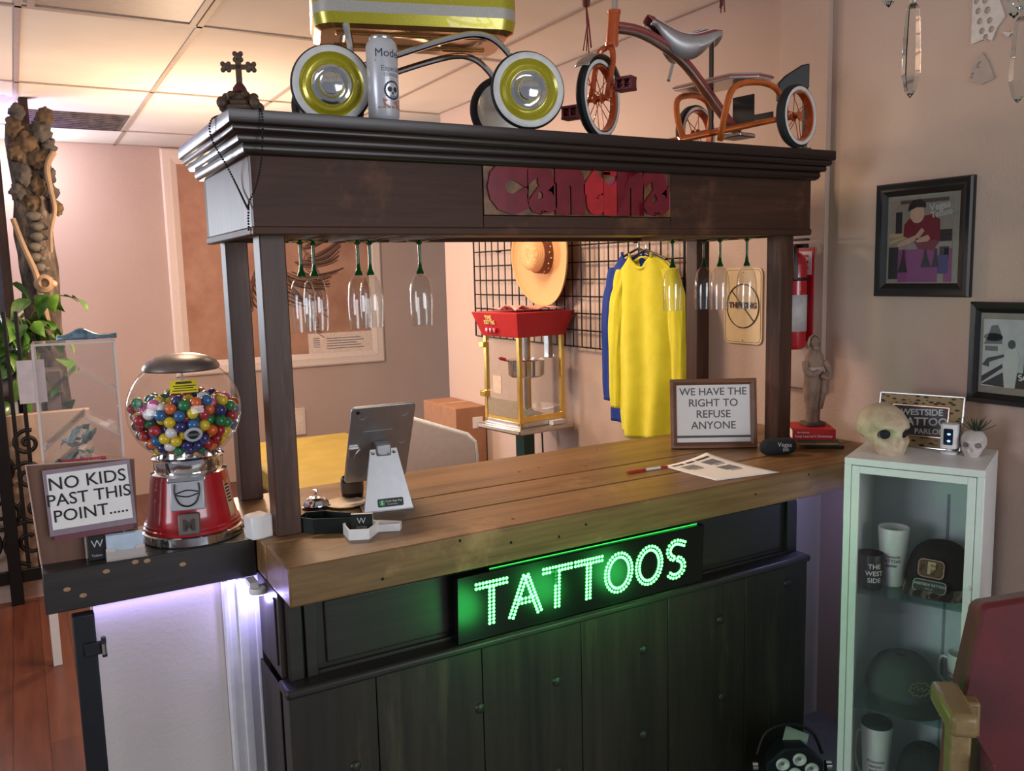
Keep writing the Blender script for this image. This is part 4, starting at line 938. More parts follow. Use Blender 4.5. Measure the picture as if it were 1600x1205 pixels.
MB().box(-0.080, 0.080, -0.001, 0.002, -0.016, -0.004, Mn).build('maroon_strip', flat('maroon_strip', 112, 56, 66, 0.4), t)
for x in (-0.02, 0.06): MB().box(x-0.002, x+0.002, 0.003, 0.006, -0.068, 0.05, T(0, 0, 0.074)).build('stand_leg', M['acedge'], t)
# card dispenser
t = thing('card_dispenser', 'clear card dispenser with black and white business cards on the shelf edge', 'card holder', (-0.298, 0.306, ZS), -3)
f = MB().box(-0.068, 0.052, -0.018, 0.016, 0, 0.003); f.box(-0.068, 0.052, 0.010, 0.013, 0.003, 0.062); f.box(-0.030, 0.052, -0.018, -0.015, 0.003, 0.022); f.box(-0.068, -0.065, -0.018, 0.013, 0.003, 0.04); f.build('holder', M['acrylic'], t, smooth=0)
MB().box(-0.062, -0.028, 0.002, 0.0095, 0.004, 0.058).build('black_cards', M['black'], t)
f = MB().text('W', 0.024, T(-0.044, 0.0016, 0.040) @ RX(90), 0.0003); f.text('Tattoo', 0.008, T(-0.046, 0.0016, 0.014) @ RX(90), 0.0003); f.build('card_print', M['lightink'], t, smooth=0)
MB().box(-0.026, 0.050, -0.012, 0.004, 0.004, 0.058).build('white_cards', flat('pale_blue_card', 190, 206, 222, 0.4), t)
f = MB().prism([(-0.028, 0.0), (0.052, 0.0), (0.052, 0.030), (0.036, 0.030), (0.032, 0.022), (-0.008, 0.022), (-0.012, 0.030), (-0.028, 0.030)], 0.0145, 0.0155, RX(90)); f.build('front_lip', M['acedge'], t, smooth=0)
# blue toy shape on the acrylic box
s = NT('blue_wrap'); v = s.coord(); nz = s.noise(v, 60, 3); s.l(s.ramp(nz, [(0.3, C3(58, 82, 100)), (0.7, C3(120, 148, 164))]), s.b.inputs['Base Color']); s.setp(rough=0.2)
f = MB(); rows = []
for k in range(9):
    u = -1+2*k/8; w = 0.026*math.sqrt(max(0.02, 1-u*u)); h = 0.008+0.017*math.exp(-(u+0.15)**2*7)
    rows.append([(0.062*u, w*math.cos(2*PI*j/12), 0.006+(h*max(0, math.sin(2*PI*j/12)) + 0.004*min(0, math.sin(2*PI*j/12)))*(1+0.15*math.sin(5*u+j))) for j in range(12)])
f.surf(rows, closed_u=True); f.geo(rows[0], [tuple(reversed(range(12)))]); f.geo(rows[-1], [tuple(range(12))])
tag(f.build('plastic_pouch', s.m, subsurf=1, loc=(-0.318, 0.425, ZS+0.4892)), 'crumpled blue plastic pouch lying on top of the acrylic coin box', 'pouch')

# ------------------------------------------------------------------ gate, column and plant at far left
t = thing('gate_post', 'square black steel gate post with a latch beside the half wall', 'post', (-0.385, 0.262, 0))
MB().box(-0.022, 0.022, -0.014, 0.016, 0, 0.968).build('post', M['steelblack'], t, bevel=0.003)
f = MB().box(-0.004, 0.036, -0.022, -0.014, 0.875, 0.905); f.box(0.030, 0.040, -0.026, -0.010, 0.868, 0.912); f.build('latch', M['steelblack'], t, bevel=0.002)
MB().cyl((0.034, -0.030, 0.878), (0.034, -0.030, 0.902), 0.005, n=10).build('latch_pin', M['chrome'], t)
tag(MB().box(-0.018, 0.018, -0.02, 0.02, 0, 0.52).build('white_bar', M['white'], bevel=0.002, loc=(-0.425, 2.42, 0)), 'slim white bar standing behind the black gate post', 'bar')
t = thing('iron_gate', 'black wrought iron gate with curled scrolls at the far left', 'gate', (-0.62, 3.36, 0))
MB().box(-0.62, 0.22, -0.012, 0.012, 0.115, 0.185).build('bottom_rail', M['iron'], t, bevel=0.003)
for x in (0.045, -0.25, -0.55): MB().box(x-0.030, x+0.030, -0.025, 0.025, 0.0, 1.62).build('upright', M['iron'], t, bevel=0.003)
for x in (0.11, 0.165): MB().box(x-0.010, x+0.010, -0.010, 0.010, 0.18, 1.55).build('bar', M['iron'], t, bevel=0.003)
def scroll(cx, cz, r0, turns, start, sgn=1, n=44):
    return [(cx+sgn*(r0*(1-0.86*k/n))*math.cos(start+turns*2*PI*k/n), 0, cz+(r0*(1-0.86*k/n))*math.sin(start+turns*2*PI*k/n)) for k in range(n+1)]
for (cx, cz, r0, tn, st, sg) in ((0.13, 0.34, 0.135, 1.6, -1.5, -1), (0.02, 0.50, 0.12, 1.7, 1.3, 1), (0.17, 0.50, 0.08, 1.5, 2.5, 1), (-0.10, 0.33, 0.12, 1.6, 0.5, -1), (0.15, 0.68, 0.09, 1.6, -0.5, -1), (0.0, 0.74, 0.10, 1.6, -2.0, 1), (-0.30, 0.42, 0.15, 1.7, 1.0, 1), (-0.28, 0.72, 0.13, 1.7, -1.2, -1), (0.16, 0.86, 0.07, 1.5, 1.2, 1)):
    MB().tube(scroll(cx, cz, r0, tn, st, sg), 0.011, 8).build('scroll', M['iron'], t)
# wooden crate-like stand behind the gate
t = thing('slatted_stand', 'greyed wooden stand with upright slats behind the iron gate', 'stand', (-0.432, 3.72, 0))
M['greywood'] = wood('greyed_wood', C3(84, 72, 74), C3(130, 116, 116), 'z', 0.7)
MB().box(-0.44, 0.17, -0.11, 0.11, 1.08, 1.21).build('top_board', M['greywood'], t, bevel=0.006)
for k in range(6): MB().box(-0.43+k*0.103, -0.36+k*0.103, -0.085, -0.060, 0.0, 1.08).build('slat', M['greywood'], t, bevel=0.003)
MB().box(-0.42, 0.165, -0.055, 0.09, 0.0, 1.075).build('back_panel', plain('dark_grey_panel', C3(70, 58, 66), 0.7), t, smooth=0)
for k in range(3): MB().box(-0.12+k*0.045, -0.100+k*0.045, -0.096, -0.087, 0.66, 1.05).build('white_rod', M['white'], t)
# decorated post with dried gourds and bones
t = thing('decorated_post', 'dark rough post hung with tan dried pods and pale bone shapes', 'post', (-0.318, 3.93, -1.043))
t.scale = (1.69, 1.69, 1.69)
s = NT('rough_bark'); v = s.coord((1, 1, 0.4)); nz = s.noise(v, 22, 6, 0.7); s.l(s.ramp(nz, [(0.35, C3(34, 28, 26)), (0.55, C3(86, 74, 66)), (0.75, C3(150, 136, 124))]), s.b.inputs['Base Color']); s.setp(rough=0.9); s.bump(nz, 0.9, 0.01); M['bark'] = s.m
rows = []
for k in range(22):
    z = 1.05+k*0.052
    rows.append([((0.058+0.014*noise.noise(Vector((math.cos(a)*2, math.sin(a)*2, z*7))))*math.cos(a), (0.05+0.014*noise.noise(Vector((math.cos(a)*2, 5+math.sin(a)*2, z*7))))*math.sin(a), z) for a in [2*PI*j/18 for j in range(18)]])
MB().surf(rows, closed_u=True).build('trunk', M['bark'], t, smooth=60)
MB().box(-0.014, 0.014, -0.014, 0.014, 0.6174, 2.235).build('core', M['canopy_z'], t)
M['pod'] = plain('dried_tan_pod', C3(92, 74, 55), 0.9, 0, 0.25, 40, 0.8)
M['bone'] = plain('pale_bone', C3(150, 124, 100), 0.7, 0, 0.1, 30, 0.3)
random.seed(21)
for (x, z, r_) in ((-0.022, 2.175, 0.026), (0.058, 2.165, 0.028), (-0.03, 2.125, 0.03), (0.045, 2.115, 0.034), (0.0, 2.08, 0.036), (0.062, 2.07, 0.026), (-0.035, 2.05, 0.030), (0.03, 2.03, 0.034), (-0.02, 1.98, 0.034), (0.055, 1.98, 0.026), (0.02, 1.94, 0.03), (-0.04, 1.92, 0.026), (0.06, 1.92, 0.022), (0.07, 1.87, 0.022), (0.0, 1.885, 0.026)):
    f = MB().ball((x, -0.045, z), (r_*0.9, r_*0.75, r_*1.12), 22, 16)
    for v_ in f.bm.verts: v_.co += (v_.co-Vector((x, -0.045, z)))*(0.40*noise.noise(v_.co*70)+0.2*noise.noise(v_.co*170))
    f.build('dried_pod', M['pod'] if int(z*1000) % 3 else plain('grey_pod', C3(78, 73, 70), 0.9, 0, 0.2, 40, 0.8), t, smooth=60)
MB().tube(spline([(0.075, -0.06, 2.05), (0.052, -0.075, 2.0), (0.055, -0.08, 1.93), (0.062, -0.08, 1.86), (0.045, -0.08, 1.79), (0.04, -0.075, 1.72)], 6), [0.011-0.0002*k for k in range(31)], 8).build('bone_curve', M['bone'], t)
MB().tube(spline([(-0.062, -0.07, 1.83), (-0.04, -0.085, 1.74), (-0.012, -0.085, 1.65), (0.0, -0.08, 1.56), (0.008, -0.075, 1.48)], 6), [0.008+0.0002*k for k in range(25)], 8).build('bone_curve', M['bone'], t)
for k in range(9):
    z = 1.84-k*0.034
    f = MB().ball((0.0+0.01*math.sin(k*1.3), -0.062, z), (0.026-0.001*k, 0.016, 0.015), 12, 8); f.ball((0.02+0.01*math.sin(k*1.3), -0.064, z-0.004), (0.012, 0.01, 0.008), 8, 6); f.build('vertebra', plain('grey_bone', C3(98, 92, 84), 0.8, 0, 0.15, 40, 0.5) if k == 0 else bpy.data.materials['grey_bone'], t, smooth=60)
f = MB().lathe([(0.016, -0.02), (0.030, -0.008), (0.032, 0.0), (0.030, 0.008), (0.016, 0.02), (0.010, 0.0)], 16, T(0.010, -0.085, 1.615) @ RX(80)); f.build('bone_ring', M['bone'], t)
MB().ball((0.036, -0.09, 1.615), (0.014, 0.012, 0.012), 12, 8).build('pink_bead', flat('pink_bead', 214, 160, 132, 0.4), t)
# grey cloth hanging at the far left, dark frame
t = thing('dark_panel', 'tall dark panel at the far left edge, violet light put into its colour', 'panel', (-0.56, 4.05, 0))
MB().box(-0.40, 0.072, -0.015, 0.015, 0.0, 2.50).build('panel', plain('violet_lit_panel', C3(70, 66, 84), 0.6, 0, 0.2, 12), t, smooth=0)  # violet light falling on the dark panel is put into its colour
MB().box(0.058, 0.105, -0.022, 0.018, 0.0, 2.51).build('edge_bar', M['canopy_z'], t, bevel=0.003)
# pothos plant
def leaf_mesh(L_, w_, droop):
    rows = []
    for k in range(7):
        u = k/6; ww = w_*(math.sin(PI*min(1, u*1.02)**0.75))*(1-0.25*u); z = -droop*u*u*L_
        rows.append([(L_*u, -ww, z+0.25*ww), (L_*u, -ww*0.5, z+0.06*ww), (L_*u, 0, z), (L_*u, ww*0.5, z+0.06*ww), (L_*u, ww, z+0.25*ww)])
    return rows
t = thing('pothos_plant', 'trailing green pothos plant with heart shaped leaves beside the post', 'plant', (-0.375, 3.70, 1.2105))
t.scale = (1.66, 1.66, 1.66)
s = NT('pothos_leaf'); v = s.coord(); nz = s.noise(v, 9, 3); s.l(s.ramp(nz, [(0.30, C3(34, 70, 26)), (0.52, C3(84, 128, 50)), (0.72, C3(146, 172, 96))]), s.b.inputs['Base Color']); s.setp(rough=0.25, coat=0.2); M['leaf'] = s.m
MB().lathe([(0.0, 0.0), (0.040, 0.0), (0.052, 0.075), (0.055, 0.08), (0.050, 0.082), (0.046, 0.07), (0.0, 0.07)], 24, T(-0.06, 0.0, 0)).build('pot', plain('plant_pot', C3(150, 140, 132), 0.6), t)
random.seed(9)
f = MB(); stems = MB(); leaves = []
for k in range(11):
    a = random.uniform(0, 2*PI); r_ = random.uniform(0.03, 0.15); h_ = random.uniform(-0.12, 0.22)
    if k == 0: a, r_, h_ = 0.0, 0.17, 0.24
    if k == 1: a, r_, h_ = -0.5, 0.15, 0.10
    base = Vector((-0.06, 0, 0.07)); end = Vector((-0.06+r_*math.cos(a)+0.02, r_*math.sin(a)*0.5-0.05, h_)); mid = base.lerp(end, 0.5)+Vector((0, 0, 0.08))
    pts = spline([base, mid, end], 7); stems.tube(pts, 0.003, 6); leaves += [(p, a) for p in pts[3::2]]
while len(leaves) < 98: 
    z = random.choice([random.uniform(0.04, 0.30), random.uniform(-0.14, 0.10)])
    leaves.append((Vector((random.uniform(-0.18, 0.085), random.uniform(-0.13, 0.02) if z > 0.03 else random.uniform(-0.13, -0.08), z)), random.uniform(0, 2*PI)))
stems.build('stems', flat('vine_stem', 110, 120, 62, 0.5), t)
for k, (p, a) in enumerate(leaves[:98]):
    L_ = random.uniform(0.048, 0.088); Mx_ = Matrix.Translation(p) @ Euler((random.uniform(-0.5, 0.5)-0.5, random.uniform(0.1, 1.2), a+random.uniform(-0.9, 0.9))).to_matrix().to_4x4()
    MB().surf(leaf_mesh(L_, L_*0.40, 0.35), Mx_).build('leaf', M['leaf'], t, smooth=180)
# ------------------------------------------------------------------ behind the bar
# big framed drawing on the back wall
t = thing('framed_drawing', 'large pale framed pencil drawing on tan paper hung on the back wall', 'picture', (1.51, YB-0.002, 0.92))
aw, ah, fb = 0.89, 1.79, 0.115
M['frametan'] = flat('pale_frame', 232, 212, 196, 0.5, var=0.02)
f = frame_ring(2*aw, ah, fb, 0.03); f.build('frame', M['frametan'], t, smooth=20)
s = NT('tan_drawing'); v = s.coord(); nz = s.noise(v, 3.0, 5, 0.6); c = s.ramp(nz, [(0.35, C3(166, 120, 96)), (0.62, C3(190, 146, 120))]); s.l(c, s.b.inputs['Base Color']); s.setp(rough=0.9)
MB().box(-aw+fb, aw-fb, -0.012, -0.002, fb, ah-fb).build('paper', s.m, t, smooth=0)
random.seed(4)
hair = MB(); hair2 = MB()
for k in range(46):       # pencilled plume strands sweeping round the pale oval
    a0 = R(200+k*3.9); r_ = 0.26+0.012*(k % 7); cx_, cz_ = -0.05, 1.12
    pts = [(cx_+(r_+0.30*u)*math.cos(a0+0.55*u+0.12*math.sin(5*u+k)), -0.0135, cz_+(r_*1.1+0.34*u)*math.sin(a0+0.55*u)) for u in [i/9 for i in range(10)]]
    pts = [p for p in pts if -aw+fb+0.02 < p[0] < aw-fb-0.02 and p[2] > fb+0.02]
    if len(pts) > 2: (hair if k % 2 else hair2).tube(pts, [0.004+0.007*math.sin(PI*i/len(pts)) for i in range(len(pts))], 4)
for k in range(14):
    x = 0.18+0.03*(k % 5)+random.uniform(-0.03, 0.03); z = 0.95-0.045*k
    hair2.tube(spline([(x, -0.0135, z+0.12), (x+0.05, -0.0135, z+0.03), (x+0.03, -0.0135, z-0.06), (x+0.10, -0.0135, z-0.12)], 5), 0.006, 4)
hair.build('dark_strands', flat('graphite', 92, 66, 54, 0.9), t); hair2.build('light_strands', flat('soft_graphite', 132, 98, 80, 0.9), t)
f = MB().box(0.20, aw-fb, -0.016, -0.012, fb, fb+0.17); cd = f.build('caption_card', flat('cream_card_2', 234, 212, 194, 0.8), t, smooth=0)
f = MB()
for k in range(5): f.box(0.24, 0.30, -0.0165, -0.016, fb+0.05+k*0.018, fb+0.056+k*0.018); f.box(0.36, 0.70-0.03*(k % 3), -0.0165, -0.016, fb+0.03+k*0.022, fb+0.036+k*0.022)
f.build('print', M['greyink'], cd, smooth=0)
t = thing('small_frame', 'small pale framed card low on the back wall beside the front left post', 'picture', (1.592, YB-0.002, 0.335))
MB().box(-0.055, 0.055, -0.015, 0, 0, 0.235).build('frame', M['frametan'], t, bevel=0.004)
MB().box(-0.042, 0.030, -0.0165, -0.015, 0.022, 0.205).build('card', flat('cream_card_3', 240, 222, 200, 0.7), t)
# yellow bench and grey recliner
t = thing('padded_bench', 'mustard yellow padded bench behind the counter on the left', 'bench', (0.95, 2.75, 0))
M['mustard'] = plain('mustard_vinyl', C3(158, 136, 62), 0.5, 0, 0.07, 8)
MB().box(-0.36, 0.34, -0.85, 0.62, 0.58, 0.72).build('cushion', M['mustard'], t, bevel=0.03)
MB().box(-0.34, 0.32, -0.82, 0.60, 0.50, 0.58).build('frame', M['black'], t, bevel=0.005)
for x in (-0.30, 0.28):
    for y in (-0.75, 0.52): MB().box(x-0.025, x+0.025, y-0.025, y+0.025, 0, 0.50).build('leg', M['black'], t)
t = thing('folding_table', 'pale grey folding table top tipped on edge behind the tablet', 'table', (1.02, 1.50, 0), -24)
Mr = T(0, 0, 1.06) @ RX(-12)
f = MB().prism([(-0.30, -1.0), (0.155, -1.0), (0.185, -0.14), (0.180, -0.085), (0.150, -0.055), (-0.10, 0.03), (-0.30, 0.03)], -0.012, 0.012, Mr @ RX(90)); f.build('top', plain('beige_grey_laminate', C3(176, 156, 142), 0.45, 0, 0.03), t, bevel=0.003)
f = MB().tube([(0.157, 0, -1.0), (0.187, 0, -0.14), (0.182, 0, -0.085), (0.152, 0, -0.053), (-0.10, 0, 0.032), (-0.30, 0, 0.032)], 0.011, 8, Mx=Mr); f.build('edge_band', M['whitewall'], t)
for x in (-0.22, 0.1): MB().cyl((x, -0.16, 0.02), (x, 0.22, 0.0), 0.018, n=10).build('foot', M['black'], t)
# cardboard box
M['card'] = plain('cardboard', C3(164, 118, 88), 0.85, 0, 0.06, 20)
t = thing('cardboard_box', 'brown cardboard box standing behind the popcorn machine', 'box', (1.935, 3.16, 0), 0)
MB().box(-0.105, 0.105, -0.24, 0.24, 0, 0.865).build('body', M['card'], t, bevel=0.004)
MB().box(0.01, 0.08, -0.242, -0.24, 0.73, 0.80).build('label', M['paper'], t)
MB().box(-0.106, 0.106, -0.025, 0.025, 0.8655, 0.8665).build('tape', flat('tan_tape', 190, 150, 112, 0.4), t)
# popcorn machine, corner towards the counter
t = thing('popcorn_machine', 'red topped glass popcorn machine with brass corner posts on a green stand', 'popcorn machine', (1.690, 1.895, 0), 7.9)
zb_, zt_ = 0.905, 1.362
sd_ = 0.30
MB().box(-0.035, sd_+0.03, -0.035, sd_+0.03, zb_-0.03, zb_).build('tray', M['steel'], t, bevel=0.008)
MB().box(0.0, sd_, 0.0, sd_, zb_, zb_+0.028).build('floor_pan', M['steel'], t, bevel=0.003)
for x, y in ((0, 0), (sd_-0.022, 0), (0, sd_-0.022), (sd_-0.022, sd_-0.022)): MB().box(x, x+0.022, y, y+0.022, zb_+0.002, zt_+0.01).build('corner_post', M['gold'], t, bevel=0.002)
f = MB().box(0.022, sd_-0.022, 0.003, 0.012, zb_+0.028, zb_+0.055); f.box(0.003, 0.012, 0.022, sd_-0.022, zb_+0.028, zb_+0.045); f.build('lower_trim', M['gold'], t)
for nm, b in (('glass_pane', (0.022, sd_-0.022, 0.004, 0.008, zb_+0.05)), ('glass_pane', (0.022, sd_-0.022, sd_-0.008, sd_-0.004, zb_+0.05)), ('glass_pane', (sd_-0.008, sd_-0.004, 0.022, sd_-0.022, zb_+0.05))):
    MB().box(b[0], b[1], b[2], b[3], b[4], zt_).build(nm, M['glass'], t, smooth=0)
dr = MB().box(0.004, 0.008, 0.022, sd_-0.022, zb_+0.14, zt_).build('door', M['glass'], t, smooth=0)
MB().box(0.002, 0.010, 0.024, sd_-0.024, zb_+0.045, zb_+0.138).build('kick_panel', plain('beige_panel', C3(150, 134, 112), 0.5), t, bevel=0.002)
for z in (zb_+0.14, zt_-0.06): MB().box(-0.022, 0.004, sd_-0.03, sd_+0.012, z, z+0.030).build('hinge', M['gold'], t, bevel=0.003)
MB().box(-0.002, 0.002, 0.15, 0.22, zb_+0.165, zb_+0.255).build('door_notice', flat('notice_paper', 206, 186, 166, 0.8), dr, smooth=0)
def frus(x0, x1, y0, y1, z0, X0, X1, Y0, Y1, z1): return MB().geo([(x0, y0, z0), (x1, y0, z0), (x1, y1, z0), (x0, y1, z0), (X0, Y0, z1), (X1, Y0, z1), (X1, Y1, z1), (X0, Y1, z1)], [(3, 2, 1, 0), (4, 5, 6, 7), (0, 1, 5, 4), (1, 2, 6, 5), (2, 3, 7, 6), (3, 0, 4, 7)])
frus(-0.002, sd_+0.002, -0.002, sd_+0.002, zt_, -0.042, sd_+0.042, -0.042, sd_+0.042, zt_+0.125).build('red_hood', M['redmatte'], t, bevel=0.003)
Lm = T(-0.0312, 0.20, zt_+0.085) @ RZ(-90) @ RX(90+17)
f = MB().text('THE', 0.030, Lm @ T(0, 0.012, 0.002), 0.002, bold=0.001); f.text('KETTLE', 0.026, Lm @ T(0, -0.012, 0.002), 0.002, bold=0.001); f.build('logo', flat('cream_logo', 232, 196, 130, 0.5), t, smooth=0)
for k in range(3): MB().box(-0.028, -0.008, 0.155+k*0.032, 0.178+k*0.032, zt_+0.022, zt_+0.046).build('switch', M['red'], t, bevel=0.003)
kt = MB().lathe([(0.0, 0.0), (0.084, 0.0), (0.094, 0.008), (0.096, 0.085), (0.100, 0.088), (0.096, 0.090), (0.0, 0.090)], 32, T(0.165, 0.15, 1.145)).build('kettle', M['chrome'], t)
f = MB().cyl((0.075, 0.16, 1.225), (0.015, 0.19, 1.25), 0.004, n=8); f.cyl((0.165, 0.15, 1.235), (0.165, 0.15, zt_), 0.008, n=10); f.cyl((0.25, 0.262, zb_+0.03), (0.25, 0.262, zt_), 0.014, n=12); f.build('kettle_arm', M['steel'], kt)
MB().cyl((0.022, 0.187, 1.248), (0.050, 0.173, 1.239), 0.009, n=10).build('red_handle', M['redmatte'], kt)
MB().box(0.245, 0.275, 0.06, 0.10, 1.24, zt_).build('heater_pipe', M['steel'], t, bevel=0.004)
rows = [[(0.06+0.19*i/6, 0.06+0.17*j/6, zb_+0.03+0.035*math.sin(PI*i/6)*math.sin(PI*j/6)*(1+0.4*math.sin(2.3*i+1.7*j))) for i in range(7)] for j in range(7)]
MB().surf(rows).build('bagged_packet', flat('grey_packet', 140, 136, 128, 0.3), t, solid=0.004)
MB().box(0.185, 0.27, -0.036, -0.002, zb_+0.001, zb_+0.022).build('white_tag', M['white'], t)
MB().box(0.10, 0.17, 0.10, 0.17, 0.03, zb_-0.03).build('stand_leg', flat('dark_green_paint', 14, 70, 56, 0.5), t)
MB().box(0.0, 0.30, 0.0, 0.30, 0.0, 0.03).build('stand_foot', bpy.data.materials['dark_green_paint'], t, bevel=0.004)
MB().tube(spline([(0.31, 0.25, zb_-0.01), (0.33, 0.24, zb_-0.04), (0.325, 0.22, zb_-0.25), (0.30, 0.20, 0.05), (0.25, 0.20, 0.015)], 6), 0.005, 6).build('cord', M['black'], t)
f = MB(); rows = [[(-0.02+0.30*i/7, -0.01+0.26*j/5, 0.004+0.006*noise.noise(Vector((i*0.9, j*0.9, 3)))+(0.028 if i < 2 and j < 3 else 0.012)*abs(math.sin(i*1.1+j))) for i in range(8)] for j in range(6)]
tag(MB().surf(rows).build('wrapped_packets', flat('pinkish_wrap', 214, 158, 146, 0.35), solid=0.003, loc=(1.70, 1.915, zt_+0.131)), 'crumpled pinkish packets lying on top of the popcorn machine', 'packet')
# wire grid panel
t = thing('wire_grid', 'black wire grid panel hung on the right wall behind the hat', 'grid panel', (WX-0.03, 0, 0))
f = MB()
ys = [1.05+0.0772*k for k in range(26)]; zs = [1.30+0.0855*k for k in range(8)]
for k, y in enumerate(ys): f.cyl((0, y, 1.30), (0, y, 1.30+0.0855*7), 0.004 if k not in (0, 25) else 0.006, n=6)
for z in zs: f.cyl((0.004, ys[0], z), (0.004, ys[-1], z), 0.004, n=6)
f.build('wires', M['iron'], t)
for y in (1.4, 2.7): MB().cyl((0.0, y, 1.81), (0.0285, y, 1.81), 0.006, n=8).build('wall_hook', M['iron'], t)
# straw hat
t = thing('straw_hat', 'wide brimmed straw hat with a brown band hung on the wire grid', 'hat', (1.985, 2.10, 1.775), 0)
s = NT('straw'); v = s.coord(); w_ = s.n('ShaderNodeTexWave', wave_type='RINGS', rings_direction='Z'); w_.inputs['Scale'].default_value = 60; w_.inputs['Distortion'].default_value = 1.5; s.l(v, w_.inputs['Vector'])
s.l(s.ramp(w_.outputs['Fac'], [(0.2, C3(214, 160, 104)), (0.8, C3(230, 182, 126))]), s.b.inputs['Base Color']); s.setp(rough=0.8); s.bump(w_.outputs['Fac'], 0.4, 0.003)
Hm = RY(-90) @ RX(0)
hat = MB().lathe([(0.27, 0.018), (0.265, 0.008), (0.22, 0.0), (0.15, -0.002), (0.105, 0.0), (0.098, 0.01), (0.090, 0.06), (0.080, 0.095), (0.060, 0.108), (0.03, 0.104), (0.0, 0.10)], 48, Hm @ S(1, 1, 1), cap=False, sc=(1.0, 1.02))
for v_ in hat.bm.verts: v_.co.x -= 0.03*abs(v_.co.y/0.27)**2
hat.build('straw', s.m, t, solid=0.003, smooth=60)
b = MB().lathe([(0.1015, 0.006), (0.1005, 0.014), (0.0945, 0.058), (0.0935, 0.062)], 48, Hm, cap=False).build('band', flat('brown_band', 112, 58, 34, 0.6), t, solid=0.003)
for k in range(9):
    a = R(190+k*17); MB().ball((-0.026-0.010*(k % 2), 0.0995*math.sin(a), -0.0995*math.cos(a)*-1), 0.0045, 8, 6).build('stud', M['whitewall'], b)
# long sleeved shirts, hung flat along the right wall
def shirt(t, mat, off, seed, flare=1.0):
    """local y across (positive = away from the viewer's right), z up from the hem"""
    H = 0.80; n = 40; m = 48
    def half(z):
        u = z/H
        if u > 0.93: return 0.245-0.10*((u-0.93)/0.07)
        return 0.225+0.02*u+0.012*math.sin(u*5)
    front = []; back = []
    for sgn, store in ((-1, front), (1, back)):
        for j in range(m+1):
            z = H*j/m; w = half(z); row = []
            for i in range(n+1):
                a = -1+2*i/n; y = a*w; zz = z
                neck = max(0, 1-(abs(y)/0.085)**2)
                if j > m-6: zz = z-neck*(0.060 if sgn < 0 else 0.020)*((j-(m-6))/6.0)+0.0
                zz -= 0.055*max(0, abs(a)-0.35)*(j/m)
                zz -= 0.012*math.sin(a*3+seed)*(1-j/m)
                th = 0.030*math.sqrt(max(0, 1-a*a))+0.004
                fold = 0.017*math.sin(7*a+1.3*math.sin(2.2*z/H+seed)+seed)*(1-0.55*j/m)+0.006*noise.noise(Vector((a*3, z*5, seed)))
                row.append((sgn*th+(fold if sgn < 0 else fold*0.4)+off, y, zz))
            store.append(row)
    f = MB().surf(front); f.surf(back)
    f2 = MB()
    body = f.build('body', mat, t, smooth=180, solid=0.002)
    for sg in (-1, 1):
        rows = []
        path = spline([(off, sg*0.165, H-0.070), (off, sg*0.215, H-0.14), (off-0.004, sg*0.250, H-0.30), (off-0.004, sg*0.262, H-0.50), (off, sg*0.262, H-0.705)], 7)
        for k, p in enumerate(path):
            u = k/(len(path)-1); ra = 0.064-0.022*u
            rows.append([(p.x+0.026*math.cos(2*PI*i/18)*(1-0.3*u)+0.004*math.sin(i*2+u*9), p.y+ra*math.sin(2*PI*i/18)*(1+0.10*math.sin(u*17+i)), p.z+0.010*math.sin(u*20)) for i in range(18)])
        MB().surf(rows, closed_u=True).build('sleeve', mat, t, smooth=180, solid=0.002)
    pts = [(off-0.032-0.0*abs(a), 0.088*math.sin(R(a)), H-0.002-0.064*math.cos(R(a))) for a in range(-90, 91, 12)]
    MB().tube(pts, 0.0065, 8).build('collar', mat, t)
    MB().tube([(off, -0.16, H-0.03), (off, 0, H+0.012), (off, 0.16, H-0.03)], 0.006, 8).build('hanger', M['black'], t)
    MB().tube(spline([(off, 0, H+0.01), (off, 0, H+0.035), (off+0.012, 0, H+0.05), (off+0.024, 0, H+0.04)], 5), 0.0022, 6).build('hanger_hook', M['steel'], t)
s = NT('yellow_jersey'); v = s.coord(); nz = s.noise(v, 14, 4); s.l(s.ramp(nz, [(0.3, C3(214, 204, 30)), (0.7, C3(228, 219, 44))]), s.b.inputs['Base Color']); s.setp(rough=0.85, sheen=0.2)
t = thing('long_sleeve_shirt', 'bright yellow long sleeve shirt on a hanger at the right wall', 'shirt', (1.905, 1.165, 0.955), 2)
t.scale = (1, 0.80, 1)
shirt(t, s.m, 0.0, 0.7)
f = MB().text('Flag', 0.030, T(0.012, 0.0, 0.752) @ RZ(-90) @ RX(90), 0.0006, bold=0.001); f.text('Dye', 0.022, T(0.011, -0.01, 0.73) @ RZ(-90) @ RX(90), 0.0006); f.build('neck_print', M['ink'], t, smooth=0)
t = thing('long_sleeve_shirt', 'royal blue long sleeve shirt hung behind the yellow one', 'shirt', (1.970, 1.300, 0.965), 0)
t.scale = (1, 0.86, 1)
shirt(t, plain('royal_blue_jersey', C3(16, 52, 138), 0.85, 0, 0.06, 14), 0.0, 2.1)
